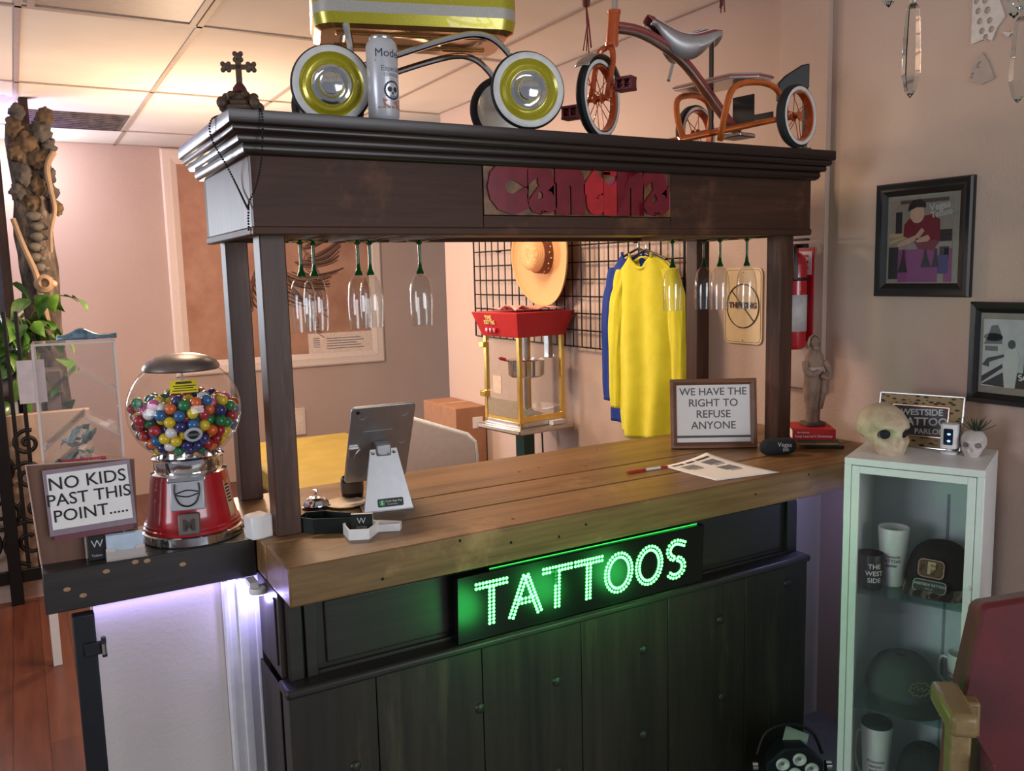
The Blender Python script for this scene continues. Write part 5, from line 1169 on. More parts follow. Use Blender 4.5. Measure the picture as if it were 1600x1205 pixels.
# no-thinking plate
t = thing('wall_plate', 'cream rounded plate with a slashed circle over the word thinking, on the right wall', 'sign', (WX-0.004, 0.733, 1.530))
Wm = RZ(-90) @ RX(90)
f = MB().prism(rrect(0.205, 0.300, 0.026, 6), -0.003, 0.002, Wm); f.build('plate', plain('cream_plate', C3(222, 196, 152), 0.4, 0, 0.03), t, bevel=0.0008)
f = MB().tube([(0.086*math.cos(2*PI*k/48), 0.086*math.sin(2*PI*k/48), 0.0035) for k in range(48)], 0.0022, 6, closed=True, Mx=Wm); f.cyl((-0.061, 0.061, 0.0035), (0.061, -0.061, 0.0035), 0.0022, n=6, Mx=Wm); f.build('slashed_circle', flat('dark_brown_ink', 70, 52, 40, 0.6), t)
f = MB().text('THINKING', 0.031, Wm @ T(0, 0.002, 0.003), 0.0012, bold=0.0012); f.build('lettering', bpy.data.materials['dark_brown_ink'], t, smooth=0)
f = MB().tube([(x, y, 0.0025) for x, y in rrect(0.190, 0.285, 0.022, 6)], 0.0008, 5, closed=True, Mx=Wm); f.build('border_line', M['greyink'], t)
for y in (0.135, -0.135): MB().ball((0, 0, 0), (0.004, 0.004, 0.002), 8, 6, Wm @ T(0, y, 0.003)).build('screw', M['steel'], t)
# extinguisher and its sign
t = thing('fire_extinguisher', 'red fire extinguisher with a white label on the right wall beside the post', 'fire extinguisher', (1.972, 0.412, 1.385))
MB().lathe([(0.0, 0.0), (0.036, 0.0), (0.044, 0.008), (0.046, 0.020), (0.046, 0.300), (0.040, 0.325), (0.024, 0.342), (0.016, 0.346), (0.016, 0.360), (0.0, 0.360)], 32).build('cylinder', M['red'], t)
MB().lathe([(0.0466, 0.065), (0.0466, 0.195)], 32, cap=False).build('label', flat('grey_white_label', 196, 192, 190, 0.5), t, solid=0.0006)
MB().lathe([(0.0470, 0.245), (0.0470, 0.256)], 32, cap=False).build('strap', M['black'], t, solid=0.001)
f = MB().box(-0.012, 0.012, -0.055, 0.02, 0.360, 0.374); f.box(-0.012, 0.012, -0.06, 0.01, 0.385, 0.393); f.cyl((0, 0, 0.345), (0, 0, 0.375), 0.012, n=12); f.build('handle', M['black'], t, bevel=0.002)
MB().tube(spline([(-0.01, -0.01, 0.365), (-0.035, -0.035, 0.36), (-0.042, -0.045, 0.30), (-0.040, -0.045, 0.25)], 6), 0.007, 8).build('hose', M['black'], t)
MB().box(0.045, WX-1.972, -0.02, 0.02, 0.16, 0.20).build('wall_bracket', M['steelblack'], t)
t = thing('fire_sign', 'red wall sign with a white letter E showing beside the extinguisher', 'sign', (WX-0.0235, 0.455, 1.575), 0)
MB().box(-0.004, 0.0, -0.086, 0.086, -0.165, 0.172).build('plate', plain('sign_red', C3(188, 26, 42), 0.4), t)
MB().box(-0.0048, -0.004, -0.078, 0.078, 0.075, 0.158).build('white_field', M['paper'], t)
MB().text('FIRE', 0.074, T(-0.005, 0.002, 0.117) @ RZ(-90) @ RX(90), 0.0006, bold=0.0012).build('lettering', M['redmatte'], t, smooth=0)

# ------------------------------------------------------------------ right wall and display cabinet
def photo_frame(name, label, y, z, w, h, b, sheet, extra, mag=1.0):
    t = thing(name, label, 'picture', (WX-0.001, y, z))
    frame_ring(w, h, b, 0.022, -h/2, RZ(-90)).build('frame', M['black'], t, smooth=20)
    MB().box(-0.010, -0.002, -w/2+b, w/2-b, -h/2+b, h/2-b).build('mount', sheet, t, smooth=0)
    extra(t, lambda x, zz, d=0.0: (-0.0105-d, -x*mag, zz*mag))
    MB().box(-0.0145, -0.0135, -w/2+b, w/2-b, -h/2+b, h/2-b).build('glazing', M['glass'], t, smooth=0)
    return t
def art(t, name, P3, col, polys, d=0.0, depth=0.0004):
    f = MB()
    for poly in polys:
        n_ = len(poly); a = [P3(x, z, d) for x, z in poly]; b_ = [P3(x, z, d+depth) for x, z in poly]
        f.geo(a+b_, [tuple(range(n_)), tuple(reversed(range(n_, 2*n_)))]+[(i, (i+1) % n_, n_+(i+1) % n_, n_+i) for i in range(n_)])
    m_ = bpy.data.materials.get(name+'_ink_%d_%d_%d' % col) or plain(name+'_ink_%d_%d_%d' % col, C3(*col), 0.5, 0, 0.05)
    return f.build(name, m_, t, smooth=0)
def rc(x0, x1, z0, z1): return [(x0, z0), (x1, z0), (x1, z1), (x0, z1)]
def ov(cx, cz, rx, rz, n=18): return [(cx+rx*math.cos(2*PI*k/n), cz+rz*math.sin(2*PI*k/n)) for k in range(n)]
def poster(t, P3):
    art(t, 'photo', P3, (150, 138, 128), [rc(-0.112, 0.100, -0.130, 0.122)])
    art(t, 'header', P3, (84, 72, 66), [rc(-0.075, 0.085, 0.108, 0.119)], 0.0006)
    art(t, 'counter_print', P3, (190, 160, 120), [rc(-0.112, -0.06, 0.008, 0.02), [(-0.112, -0.005), (-0.05, 0.012), (-0.05, 0.004), (-0.112, -0.013)]], 0.0006)
    art(t, 'dark_print', P3, (40, 38, 42), [rc(-0.112, -0.078, -0.12, -0.022), rc(-0.09, -0.068, 0.02, 0.085), rc(0.055, 0.098, -0.01, 0.025), rc(0.06, 0.09, -0.06, -0.025)], 0.0006)
    art(t, 'purple_print', P3, (136, 60, 120), [rc(-0.078, 0.055, -0.130, -0.030), rc(0.075, 0.100, -0.130, -0.03)], 0.0006)
    art(t, 'blue_print', P3, (62, 60, 120), [rc(0.055, 0.088, -0.105, -0.05)], 0.0012)
    art(t, 'red_shirt', P3, (120, 24, 44), [[(-0.062, 0.010), (-0.060, 0.045), (-0.045, 0.062), (-0.02, 0.065), (0.03, 0.072), (0.058, 0.055), (0.062, -0.005), (0.040, -0.035), (-0.01, -0.030), (-0.03, 0.0)]], 0.0012)
    art(t, 'arms', P3, (196, 156, 140), [[(-0.082, -0.012), (-0.050, 0.002), (-0.02, 0.012), (0.0, 0.034), (0.010, 0.024), (-0.01, 0.0), (-0.05, -0.016), (-0.078, -0.022)], [(-0.02, 0.0), (0.022, 0.012), (0.03, 0.0), (0.02, -0.008), (-0.015, -0.010)]], 0.0018)
    art(t, 'face', P3, (206, 166, 146), [ov(-0.016, 0.076, 0.024, 0.028)], 0.0018)
    art(t, 'cap', P3, (30, 28, 30), [[(-0.048, 0.085), (-0.044, 0.105), (-0.030, 0.118), (-0.008, 0.120), (0.010, 0.108), (0.012, 0.094), (-0.018, 0.096)]], 0.0024)
    art(t, 'flasks', P3, (34, 26, 34), [[(-0.078, -0.10), (-0.066, -0.06), (-0.062, -0.03), (-0.056, -0.03), (-0.054, -0.06), (-0.044, -0.10)], [(0.0, -0.085), (0.010, -0.05), (0.012, -0.03), (0.018, -0.03), (0.020, -0.05), (0.034, -0.085)], [(0.036, -0.085), (0.044, -0.05), (0.045, -0.03), (0.05, -0.03), (0.052, -0.05), (0.06, -0.085)]], 0.0018)
    f = MB().text('Vegas', 0.030, T(-0.0126, -0.060, 0.098) @ RZ(-90) @ RX(90) @ RZ(8), 0.0002, bold=0.0008); f.text('Tattoo', 0.026, T(-0.0126, -0.066, 0.076) @ RZ(-90) @ RX(90) @ RZ(8), 0.0002, bold=0.0008); f.build('title', M['lightink'], t, smooth=0)
photo_frame('framed_poster', 'black framed colour picture of a man in a red shirt, higher on the right wall', -0.041, 1.757, 0.332, 0.362, 0.042, flat('grey_mount', 150, 146, 138, 0.6), poster, 1.04)
def bwphoto(t, P3):
    art(t, 'photo', P3, (196, 196, 200), [rc(-0.118, 0.118, -0.082, 0.084)])
    art(t, 'trees', P3, (110, 110, 112), [ov(-0.092, 0.040, 0.024, 0.010), [(-0.116, 0.022), (-0.07, 0.024), (-0.07, 0.042), (-0.082, 0.070), (-0.098, 0.068), (-0.106, 0.040)], rc(-0.112, -0.08, 0.006, 0.018)], 0.0006)
    art(t, 'road', P3, (36, 34, 36), [[(-0.118, -0.078), (-0.06, -0.042), (0.118, -0.05), (0.118, -0.082), (-0.06, -0.082)], [(-0.118, -0.058), (-0.066, -0.024), (-0.066, -0.034), (-0.118, -0.074)]], 0.0006)
    art(t, 'car', P3, (60, 60, 62), [[(-0.118, -0.03), (-0.105, -0.012), (-0.06, 0.0), (-0.06, -0.006), (-0.10, -0.022), (-0.10, -0.034)]], 0.0008)
    art(t, 'standing_person', P3, (206, 206, 206), [[(-0.066, -0.028), (-0.062, 0.006), (-0.050, 0.016), (-0.034, 0.014), (-0.026, -0.006), (-0.028, -0.03), (-0.034, -0.082), (-0.060, -0.082)]], 0.0012)
    art(t, 'person_head', P3, (70, 68, 68), [ov(-0.046, 0.024, 0.009, 0.011)], 0.0016)
    art(t, 'second_person', P3, (28, 28, 30), [[(-0.016, -0.06), (-0.014, 0.0), (0.0, 0.014), (0.022, 0.014), (0.036, 0.0), (0.038, -0.06), (0.03, -0.082), (-0.01, -0.082)], ov(0.010, 0.026, 0.010, 0.012)], 0.0012)
    MB().text('Souls', 0.026, T(-0.0126, 0.004, -0.062) @ RZ(-90) @ RX(90) @ RZ(12), 0.0002, bold=0.0006).build('title', M['paper'], t, smooth=0)
photo_frame('framed_photo', 'black framed black and white street photograph at the right edge, lower on the wall', -0.397, 1.412, 0.365, 0.302, 0.032, flat('beige_mount', 150, 142, 132, 0.6), bwphoto, 1.20)
# pale pierced wall decal
t = thing('wall_decal', 'pale cut out wall decal with round holes at the upper right', 'decal', (WX-0.001, -0.27, 2.30))
def pierced(name, poly, holes, mat, d=0.003):
    """thin plate in the wall plane with round holes"""
    cu = bpy.data.curves.new(name, 'CURVE'); cu.dimensions = '2D'; cu.fill_mode = 'BOTH'; cu.extrude = d/2
    for pl in [poly]+[ov(x, z, r_, r_, 14) for x, z, r_ in holes]:
        sp = cu.splines.new('POLY'); sp.points.add(len(pl)-1); sp.use_cyclic_u = True
        for p_, (x, z) in zip(sp.points, pl): p_.co = (x, z, 0, 1)
    o = bpy.data.objects.new(name, cu); COL.objects.link(o); bpy.context.view_layer.update()
    me = bpy.data.meshes.new_from_object(o.evaluated_get(bpy.context.evaluated_depsgraph_get())); bpy.data.objects.remove(o)
    me.transform(T(-d/2, 0, 0) @ RZ(-90) @ RX(90)); mb = MB(); mb.bm.from_mesh(me); bpy.data.meshes.remove(me)
    return mb.build(name, mat, t, smooth=0)
wd_ = flat('decal_white', 214, 206, 200, 0.6); wd2 = flat('decal_grey', 176, 160, 152, 0.6)  # lower piece gets a greyer tone than the white pieces
pierced('upper_piece', [(-0.098, 0.20), (-0.098, 0.015), (-0.055, 0.022), (-0.035, 0.012), (-0.022, 0.045), (0.0, 0.07), (-0.018, 0.12), (-0.022, 0.20)], [(-0.086, 0.135, 0.009), (-0.060, 0.130, 0.010), (-0.080, 0.105, 0.009), (-0.052, 0.100, 0.010), (-0.074, 0.075, 0.009), (-0.044, 0.070, 0.009), (-0.066, 0.046, 0.009), (-0.038, 0.044, 0.009), (-0.054, 0.027, 0.008), (-0.070, 0.165, 0.009)], wd_)
pierced('wing_piece', [(-0.008, 0.030), (0.012, 0.010), (0.022, 0.020), (0.045, -0.012), (0.105, -0.05), (0.105, 0.03), (0.05, 0.035), (0.02, 0.022)], [(0.07, 0.0, 0.010)], wd_)
pierced('lower_piece', [(-0.098, -0.088), (-0.090, -0.04), (-0.062, -0.015), (-0.045, -0.04), (-0.022, -0.095), (-0.06, -0.105)], [(-0.068, -0.048, 0.010), (-0.088, -0.075, 0.008)], wd2)

# display cabinet
U_ = 0.3605; TZ = 1.129; CD = 0.31
CB = Matrix.Translation((1.5900, -0.1320, 0)) @ RZ(math.degrees(math.atan2(-0.90422, 0.42707)))
t = thing('display_cabinet', 'tall narrow white display cabinet with a glass door and shelves', 'cabinet', Mx=CB)
f = MB().box(0, 0.020, 0.016, CD, 0, TZ-0.0205); f.build('side_panel', M['white'], t, bevel=0.002)
f = MB().box(U_-0.020, U_, 0.016, CD, 0, TZ-0.0205); f.build('side_panel', M['white'], t, bevel=0.002)
MB().box(0.020, U_-0.020, CD-0.008, CD, 0.0, TZ-0.02).build('back_panel', plain('pale_blue_back', C3(206, 212, 220), 0.5, 0, 0.02), t, smooth=0)
MB().box(0.0, U_, 0.0, CD, TZ-0.020, TZ).build('top_panel', M['white'], t, bevel=0.002)
MB().box(0.020, U_-0.020, 0.016, CD-0.008, 0.02, 0.04).build('bottom_panel', M['white'], t)
f = MB().box(0.0, 0.019, 0.0, 0.016, 0, TZ-0.02); f.box(U_-0.019, U_, 0.0, 0.016, 0, TZ-0.02); f.build('front_frame', M['white'], t, bevel=0.002)
d0, d1 = 0.0205, U_-0.0205
f = MB().box(d0, d0+0.021, 0.0, 0.016, 0.03, TZ-0.022); f.box(d1-0.021, d1, 0.0, 0.016, 0.03, TZ-0.022); f.box(d0+0.021, d1-0.021, 0.0, 0.016, TZ-0.043, TZ-0.022); f.box(d0+0.021, d1-0.021, 0.0, 0.016, 0.03, 0.055)
dr = f.build('door', M['white'], t, bevel=0.0015)
MB().box(d0+0.021, d1-0.021, 0.006, 0.010, 0.055, TZ-0.043).build('door_glass', M['glass'], dr, smooth=0)
MB().lathe([(0.0075, 0), (0.0075, 0.006), (0.006, 0.010), (0.0, 0.011)], 20, T(d1-0.010, 0.0, 0.80) @ RX(90)).build('knob', M['white'], dr)
MB().box(d1-0.014, d1-0.006, -0.004, 0.0, 0.50, 0.512).build('catch', M['steel'], dr)
SH = (0.722, 0.366)
for z in SH: MB().box(0.022, U_-0.022, 0.024, CD-0.010, z-0.005, z).build('glass_shelf', M['shelfglass'], t, smooth=0)
MB().box(0.232, 0.240, CD-0.0095, CD-0.008, 0.08, 0.98).build('shelf_rail', flat('grey_rail', 140, 144, 156, 0.5), t)
def cabthing(name, label, cat, u, v, z, rz=0, group=None): return thing(name, label, cat, Mx=CB @ T(u, v, z) @ RZ(rz), group=group)
def mug(t, r0, r1, h, mat, handle=None, inner=None, hm=None):
    MB().lathe([(0.0, 0.0), (r0-0.003, 0.0), (r0, 0.004), (r1, h-0.002), (r1-0.001, h), (r1-0.004, h-0.001), (r0-0.004, 0.008), (0.0, 0.007)], 36).build('body', mat, t)
    if handle is not None:
        a = R(handle); c_, s_ = math.cos(a), math.sin(a); rm = (r0+r1)/2
        pts = [((rm-0.002+d)*c_, (rm-0.002+d)*s_, z) for d, z in ((0.0, h*0.80), (0.020, h*0.82), (0.030, h*0.62), (0.028, h*0.40), (0.014, h*0.24), (-0.002, h*0.22))]
        MB().tube(spline(pts, 5), 0.0042, 8).build('handle', hm or mat, t)
def cprint(t, rad, ang, z, lines, mat, size=0.012, blob=None):
    f = MB()
    for k, ln in enumerate(lines): f.text(ln, size, T(0, 0, z-k*size*1.05) @ A, 0.0002, bold=0.0002)
    for v_ in f.bm.verts:
        a = R(ang)+v_.co.x/rad; d = rad+0.0006+v_.co.y; v_.co = Vector((d*math.cos(a), d*math.sin(a), v_.co.z))
    f.build('print', mat, t, smooth=0)
s2 = SH[0]+0.0006; s1 = SH[1]+0.0006; s0 = 0.0406
# top shelf
t = cabthing('mug', 'black mug with white printing on the top cabinet shelf', 'mug', 0.062, 0.090, s2)
mug(t, 0.037, 0.037, 0.105, M['black'], 150, hm=M['white']); cprint(t, 0.037, -62, 0.072, ('THE', 'WEST', 'SIDE'), M['paper'], 0.020)
t = cabthing('tumbler', 'tall white tapered tumbler beside the black mug', 'tumbler', 0.112, 0.145, s2)
mug(t, 0.032, 0.044, 0.178, M['white']); cprint(t, 0.038, -85, 0.095, ('Westside', 'TATTOO', 'parlor'), M['greyink'], 0.013)
def cap(t, mat, Rx, Ry, H, brimmat, brimL, brimW, droop, mesh=None):
    """x to the right, -y = front of the cap"""
    rows = []
    for k in range(11):
        u = k/10; rr = math.cos(u*PI/2)**0.62 if u < 1 else 0.0
        rows.append([(Rx*max(rr, 0.004)*math.cos(a), Ry*max(rr, 0.004)*math.sin(a)*(1.0), H*(math.sin(u*PI/2)**1.15)+(0.012*math.sin(-a)*(1-u) if False else 0)) for a in [2*PI*j/36 for j in range(36)]])
    MB().surf(rows, closed_u=True).build('crown', mat, t, smooth=180, solid=0.0025)
    MB().ball((0, 0, H+0.002), (0.007, 0.007, 0.004), 10, 6).build('button', mat, t)
    f = MB()
    for k in range(6):
        a = 2*PI*k/6+PI/6
        f.tube([(Rx*1.008*max(math.cos(u*PI/2)**0.62, 0.004)*math.cos(a), Ry*1.008*max(math.cos(u*PI/2)**0.62, 0.004)*math.sin(a), H*1.004*math.sin(u*PI/2)**1.15) for u in [i/10 for i in range(10)]], 0.0012, 4)
    f.build('panel_seams', mat, t)
    rows = []
    for j in range(8):
        v_ = j/7
        rows.append([(brimW*math.sin(a)*(1-0.06*v_), -(Ry*0.93*math.cos(a)*0.98)-brimL*v_*math.cos(a*0.72), 0.004-droop*v_+0.010*v_*(math.cos(a*1.3))-0.012*abs(math.sin(a))**2*v_) for a in [R(-78+156*i/20) for i in range(21)]])
    return MB().surf(rows).build('brim', brimmat, t, smooth=180, solid=0.003)
s = NT('camo_stripe'); v = s.coord((1, 0.4, 1), rot=(0, 0, 0.9)); nz = s.noise(v, 32, 2); s.l(s.ramp(nz, [(0.42, C3(58, 52, 50)), (0.5, C3(120, 108, 100)), (0.6, C3(164, 152, 140))], 'CONSTANT'), s.b.inputs['Base Color']); s.setp(rough=0.8); M['camo'] = s.m
t = cabthing('trucker_cap', 'black trucker cap with a camouflage brim and F patch on the top shelf', 'cap', 0.236, 0.185, s2+0.022, -6)
cap(t, M['blackmatte'], 0.092, 0.098, 0.118, M['camo'], 0.070, 0.092, 0.020)
s = NT('camo_patch'); v = s.coord(); nz = s.noise(v, 55, 2); s.l(s.ramp(nz, [(0.4, C3(110, 76, 62)), (0.5, C3(72, 46, 40)), (0.6, C3(160, 124, 104))], 'CONSTANT'), s.b.inputs['Base Color']); s.setp(rough=0.8)
Pp = T(0.0, -0.0955, 0.062) @ RX(90-12)
MB().prism(rrect(0.068, 0.050, 0.012), -0.004, 0.0015, Pp).build('patch', s.m, t); MB().tube([(x, y, 0.002) for x, y in rrect(0.068, 0.050, 0.012)], 0.0018, 6, closed=True, Mx=Pp).build('patch_border', flat('pink_thread', 196, 152, 132, 0.7), t)
MB().text('F', 0.046, Pp @ T(0, 0, 0.0022), 0.001, bold=0.0022).build('patch_letter', flat('tan_thread', 204, 172, 140, 0.7), t, smooth=0)
Pp = T(0.0, -0.108, 0.012) @ RX(90-30)
MB().prism(rrect(0.088, 0.034, 0.010), -0.004, 0.0015, Pp).build('lower_patch', flat('grey_patch', 66, 74, 76, 0.8), t)
f = MB().tube([(x, y, 0.002) for x, y in rrect(0.088, 0.034, 0.010)], 0.0012, 6, closed=True, Mx=Pp); f.text('WESTSIDE TATTOO', 0.0095, Pp @ T(0, 0.004, 0.0022), 0.0006, bold=0.0004); f.text('PARLOR', 0.006, Pp @ T(0, -0.008, 0.0022), 0.0004); f.build('lower_lettering', M['lightink'], t, smooth=0)
# middle shelf
t = cabthing('cap', 'dark green grey cap with gold embroidery on the middle shelf', 'cap', 0.148, 0.155, s1+0.026, 34)
M['greencap'] = plain('dark_green_cloth', C3(64, 76, 72), 0.9, 0, 0.1, 300, 0.2)
cap(t, M['greencap'], 0.102, 0.108, 0.112, plain('dark_green_brim', C3(46, 55, 52), 0.9, 0, 0.1, 300, 0.2), 0.075, 0.092, 0.024)
Pp = T(0.006, -0.106, 0.050) @ RX(90-14)
f = MB().tube([(0.030*math.cos(2*PI*k/30)*(1+0.16*math.sin(k*1.7)), 0.019*math.sin(2*PI*k/30)*(1+0.2*math.cos(k*2.3)), 0.001) for k in range(30)], 0.0016, 6, closed=True, Mx=Pp)
f.tube([(-0.020, 0.004, 0.001), (-0.006, 0.010, 0.001), (-0.008, -0.002, 0.001), (0.008, 0.006, 0.001), (0.006, -0.006, 0.001), (0.021, 0.002, 0.001)], 0.0016, 6, Mx=Pp); f.build('embroidery', flat('gold_thread', 128, 122, 62, 0.7), t)
MB().box(0.010, 0.030, -0.0005, 0.0005, -0.004, 0.004, T(0.03, -0.150, -0.008) @ RX(80)).build('brim_sticker', flat('grey_sticker', 120, 126, 124, 0.5), t)
t = cabthing('mug', 'white tall mug with handle on the middle shelf behind the green cap', 'mug', 0.297, 0.256, s1)
mug(t, 0.036, 0.042, 0.135, M['white'], 172); cprint(t, 0.039, -110, 0.075, ('Westside', 'tattoo'), M['greyink'], 0.013)
# bottom shelf
t = cabthing('travel_mug', 'white tapered travel mug with a black lid on the bottom shelf', 'mug', 0.085, 0.130, s0)
t.location.z += 0.0
mug(t, 0.034, 0.046, 0.230, M['white'], 165); MB().lathe([(0.0, 0.226), (0.040, 0.226), (0.046, 0.231), (0.046, 0.238), (0.040, 0.244), (0.0, 0.243)], 32).build('lid', M['black'], t); cprint(t, 0.040, -80, 0.125, ('Westside', 'tattoo', 'parlor'), M['greyink'], 0.014)
t = cabthing('cap', 'plain black cap on the bottom shelf beside the travel mug', 'cap', 0.215, 0.17, s0+0.030, 0)
cap(t, M['blackmatte'], 0.080, 0.085, 0.150, M['blackmatte'], 0.05, 0.080, 0.028)
MB().prism(rrect(0.055, 0.040, 0.010), -0.006, 0.0015, T(0.0, -0.083, 0.045) @ RX(90-10)).build('patch', flat('brown_patch', 84, 52, 46, 0.8), t)
# on top of the cabinet: skull
t = cabthing('skull', 'cream human skull ornament on the left of the cabinet top', 'skull', 0.072, 0.140, TZ+0.0006, 0)
s = NT('skull_cream'); v = s.coord(); nz = s.noise(v, 30, 4); s.l(s.ramp(nz, [(0.35, C3(188, 164, 134)), (0.65, C3(212, 194, 164))]), s.b.inputs['Base Color']); s.setp(rough=0.55); s.bump(nz, 0.3, 0.003); M['skull'] = s.m
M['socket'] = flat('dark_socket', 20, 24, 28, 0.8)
def skull(t, Ms, sc_, mat, cut, eye=None):
    """x = forward (face), z up, unit about 0.17 long; one continuous head with sunken sockets"""
    me = bmesh.new(); bmesh.ops.create_icosphere(me, subdivisions=5, radius=1.0)
    for v_ in me.verts:
        d = v_.co.normalized(); x, y, z = d
        r = Vector((0.092*x, 0.068*abs(y)**0.92*(1 if y > 0 else -1), 0.072*z))
        r.z += 0.090
        if x > 0.05:
            f_ = min(1, (x-0.05)/0.55)
            if z < 0.15: r.y *= 1-0.14*f_*min(1, (0.15-z)/0.5)
            if z < -0.1: r.z -= 0.036*f_*min(1, (-0.1-z)/0.5); r.x += 0.006*f_*min(1, (-0.1-z)/0.4)
            if z > 0.25: r.x -= 0.010*f_*min(1, (z-0.25)/0.5)
        else:
            if z < -0.25: r.z += 0.022*min(1, (-0.25-z)/0.6)
        for sy in (-1, 1):          # sockets, cheeks
            q_ = Vector((r.x-0.080, (r.y-sy*0.030), r.z-0.078)); L_ = math.sqrt((q_.y/0.0185)**2+(q_.z/0.0165)**2)
            if r.x > 0.045 and L_ < 1.25: r.x -= 0.030*max(0, 1-(L_/1.25)**3)
            q2 = Vector((r.x-0.062, r.y-sy*0.048, r.z-0.052)); r += Vector((0.3, sy, 0)).normalized()*0.007*math.exp(-q2.length_squared/0.00035)
            qb = Vector((r.x-0.084, r.y-sy*0.028, r.z-0.101)); r += Vector((1, 0, 0))*0.006*math.exp(-qb.length_squared/0.0003)
            qt = Vector((r.x-0.045, r.y-sy*0.060, r.z-0.085)); r -= Vector((0, sy, 0))*0.008*math.exp(-qt.length_squared/0.0004)
            qj = Vector((r.x-0.010, r.y-sy*0.045, r.z-0.035)); r -= Vector((0, sy, 0))*0.010*math.exp(-qj.length_squared/0.0005)
        L_ = math.sqrt((r.y/0.010)**2+((r.z-0.054)/0.013)**2)
        if r.x > 0.05 and L_ < 1.2: r.x -= 0.016*max(0, 1-(L_/1.2)**3)
        if r.x > 0.05 and abs(r.z-0.026) < 0.012: r.x += 0.0022*math.sin(r.y*820)*(1-abs(r.z-0.026)/0.012); 
        if r.x > 0.03 and abs(r.z-0.0255) < 0.0022: r.x -= 0.004
        v_.co = r
    bmesh.ops.transform(me, matrix=Ms @ S(sc_, sc_, sc_), verts=me.verts)
    mb = MB(); mb.bm.free(); mb.bm = me
    head = mb.build('head', mat, t, smooth=180)
    if cut is not None:
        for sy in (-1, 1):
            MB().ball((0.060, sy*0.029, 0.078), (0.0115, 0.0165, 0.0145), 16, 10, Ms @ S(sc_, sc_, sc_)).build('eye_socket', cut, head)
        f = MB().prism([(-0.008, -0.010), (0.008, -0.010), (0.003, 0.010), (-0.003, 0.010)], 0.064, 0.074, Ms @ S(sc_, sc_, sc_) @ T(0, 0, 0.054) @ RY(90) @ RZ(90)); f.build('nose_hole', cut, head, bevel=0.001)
skull(t, T(0.0, 0.0, -0.014) @ RZ(-46), 0.97, M['skull'], M['socket'])
# leopard frame
t = cabthing('leopard_frame', 'leopard print picture frame with chrome lettering, leaning on the cabinet top', 'picture frame', 0.152, 0.232, TZ+0.0006, -6)
s = NT('leopard'); v = s.coord((1, 1, 2.4)); vo = s.n('ShaderNodeTexVoronoi'); vo.inputs['Scale'].default_value = 46; s.l(v, vo.inputs['Vector'])
nz = s.noise(v, 60, 2); s.l(s.ramp(vo.outputs['Distance'], [(0.30, C3(40, 30, 22)), (0.38, C3(150, 124, 84))], 'LINEAR'), s.b.inputs['Base Color']); s.setp(rough=0.6)
Mf = RX(-12)
MB().box(-0.118, 0.118, 0.0, 0.010, 0.0, 0.160, Mf).build('leopard_mount', s.m, t, smooth=0)
f = MB()
for b in ((-0.121, -0.116, 0, 0.163), (0.116, 0.121, 0, 0.163), (-0.121, 0.121, 0.158, 0.163), (-0.121, 0.121, 0, 0.005)): f.box(b[0], b[1], -0.003, 0.012, b[2], b[3], Mf)
f.build('outer_edge', M['steel'], t, bevel=0.001)
f = MB()
for b in ((-0.080, -0.076, 0.034, 0.128), (0.078, 0.082, 0.034, 0.128), (-0.080, 0.082, 0.124, 0.128), (-0.080, 0.082, 0.034, 0.038)): f.box(b[0], b[1], -0.005, 0.0, b[2], b[3], Mf)
f.build('inner_edge', plain('rose_gold', C3(206, 172, 152), 0.25, 0.8), t, bevel=0.001)
MB().box(-0.076, 0.078, -0.0015, 0.0, 0.038, 0.124, Mf).build('dark_card', flat('dark_grey_card', 62, 58, 60, 0.5), t, smooth=0)
f = MB()
for k, (ln, sz, x) in enumerate((('WESTSIDE', 0.026, 0.005), ('TATTOO', 0.033, 0.012), ('PARLOR', 0.022, 0.030))): f.text(ln, sz, Mf @ T(x, -0.002, 0.107-k*0.028) @ RX(90) @ RZ(3), 0.0008, bold=0.0006)
f.build('lettering', M['lightink'], t, smooth=0)
# indoor camera
t = cabthing('security_camera', 'small white indoor camera with a dark window on the cabinet top', 'camera', 0.246, 0.190, TZ+0.0006, -4)
MB().lathe([(0.0, 0.0), (0.023, 0.0), (0.024, 0.003), (0.022, 0.006), (0.008, 0.009), (0.007, 0.018), (0.0, 0.018)], 28).build('foot', M['white'], t)
MB().prism(rrect(0.046, 0.040, 0.012, 6), 0.016, 0.088).build('body', M['white'], t, bevel=0.003)
wn = MB().prism(rrect(0.025, 0.048, 0.004), -0.0212, -0.0196, T(0, 0, 0.052) @ RX(90) @ S(1, 1, -1)).build('window', flat('navy_window', 12, 14, 38, 0.15), t)
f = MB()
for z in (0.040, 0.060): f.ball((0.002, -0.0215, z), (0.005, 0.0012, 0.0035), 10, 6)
f.build('lens_glint', emis('blue_lens_spot', (0.25, 0.5, 1.0, 1), 1.6), wn)  # lens glints drawn as small glowing blue spots
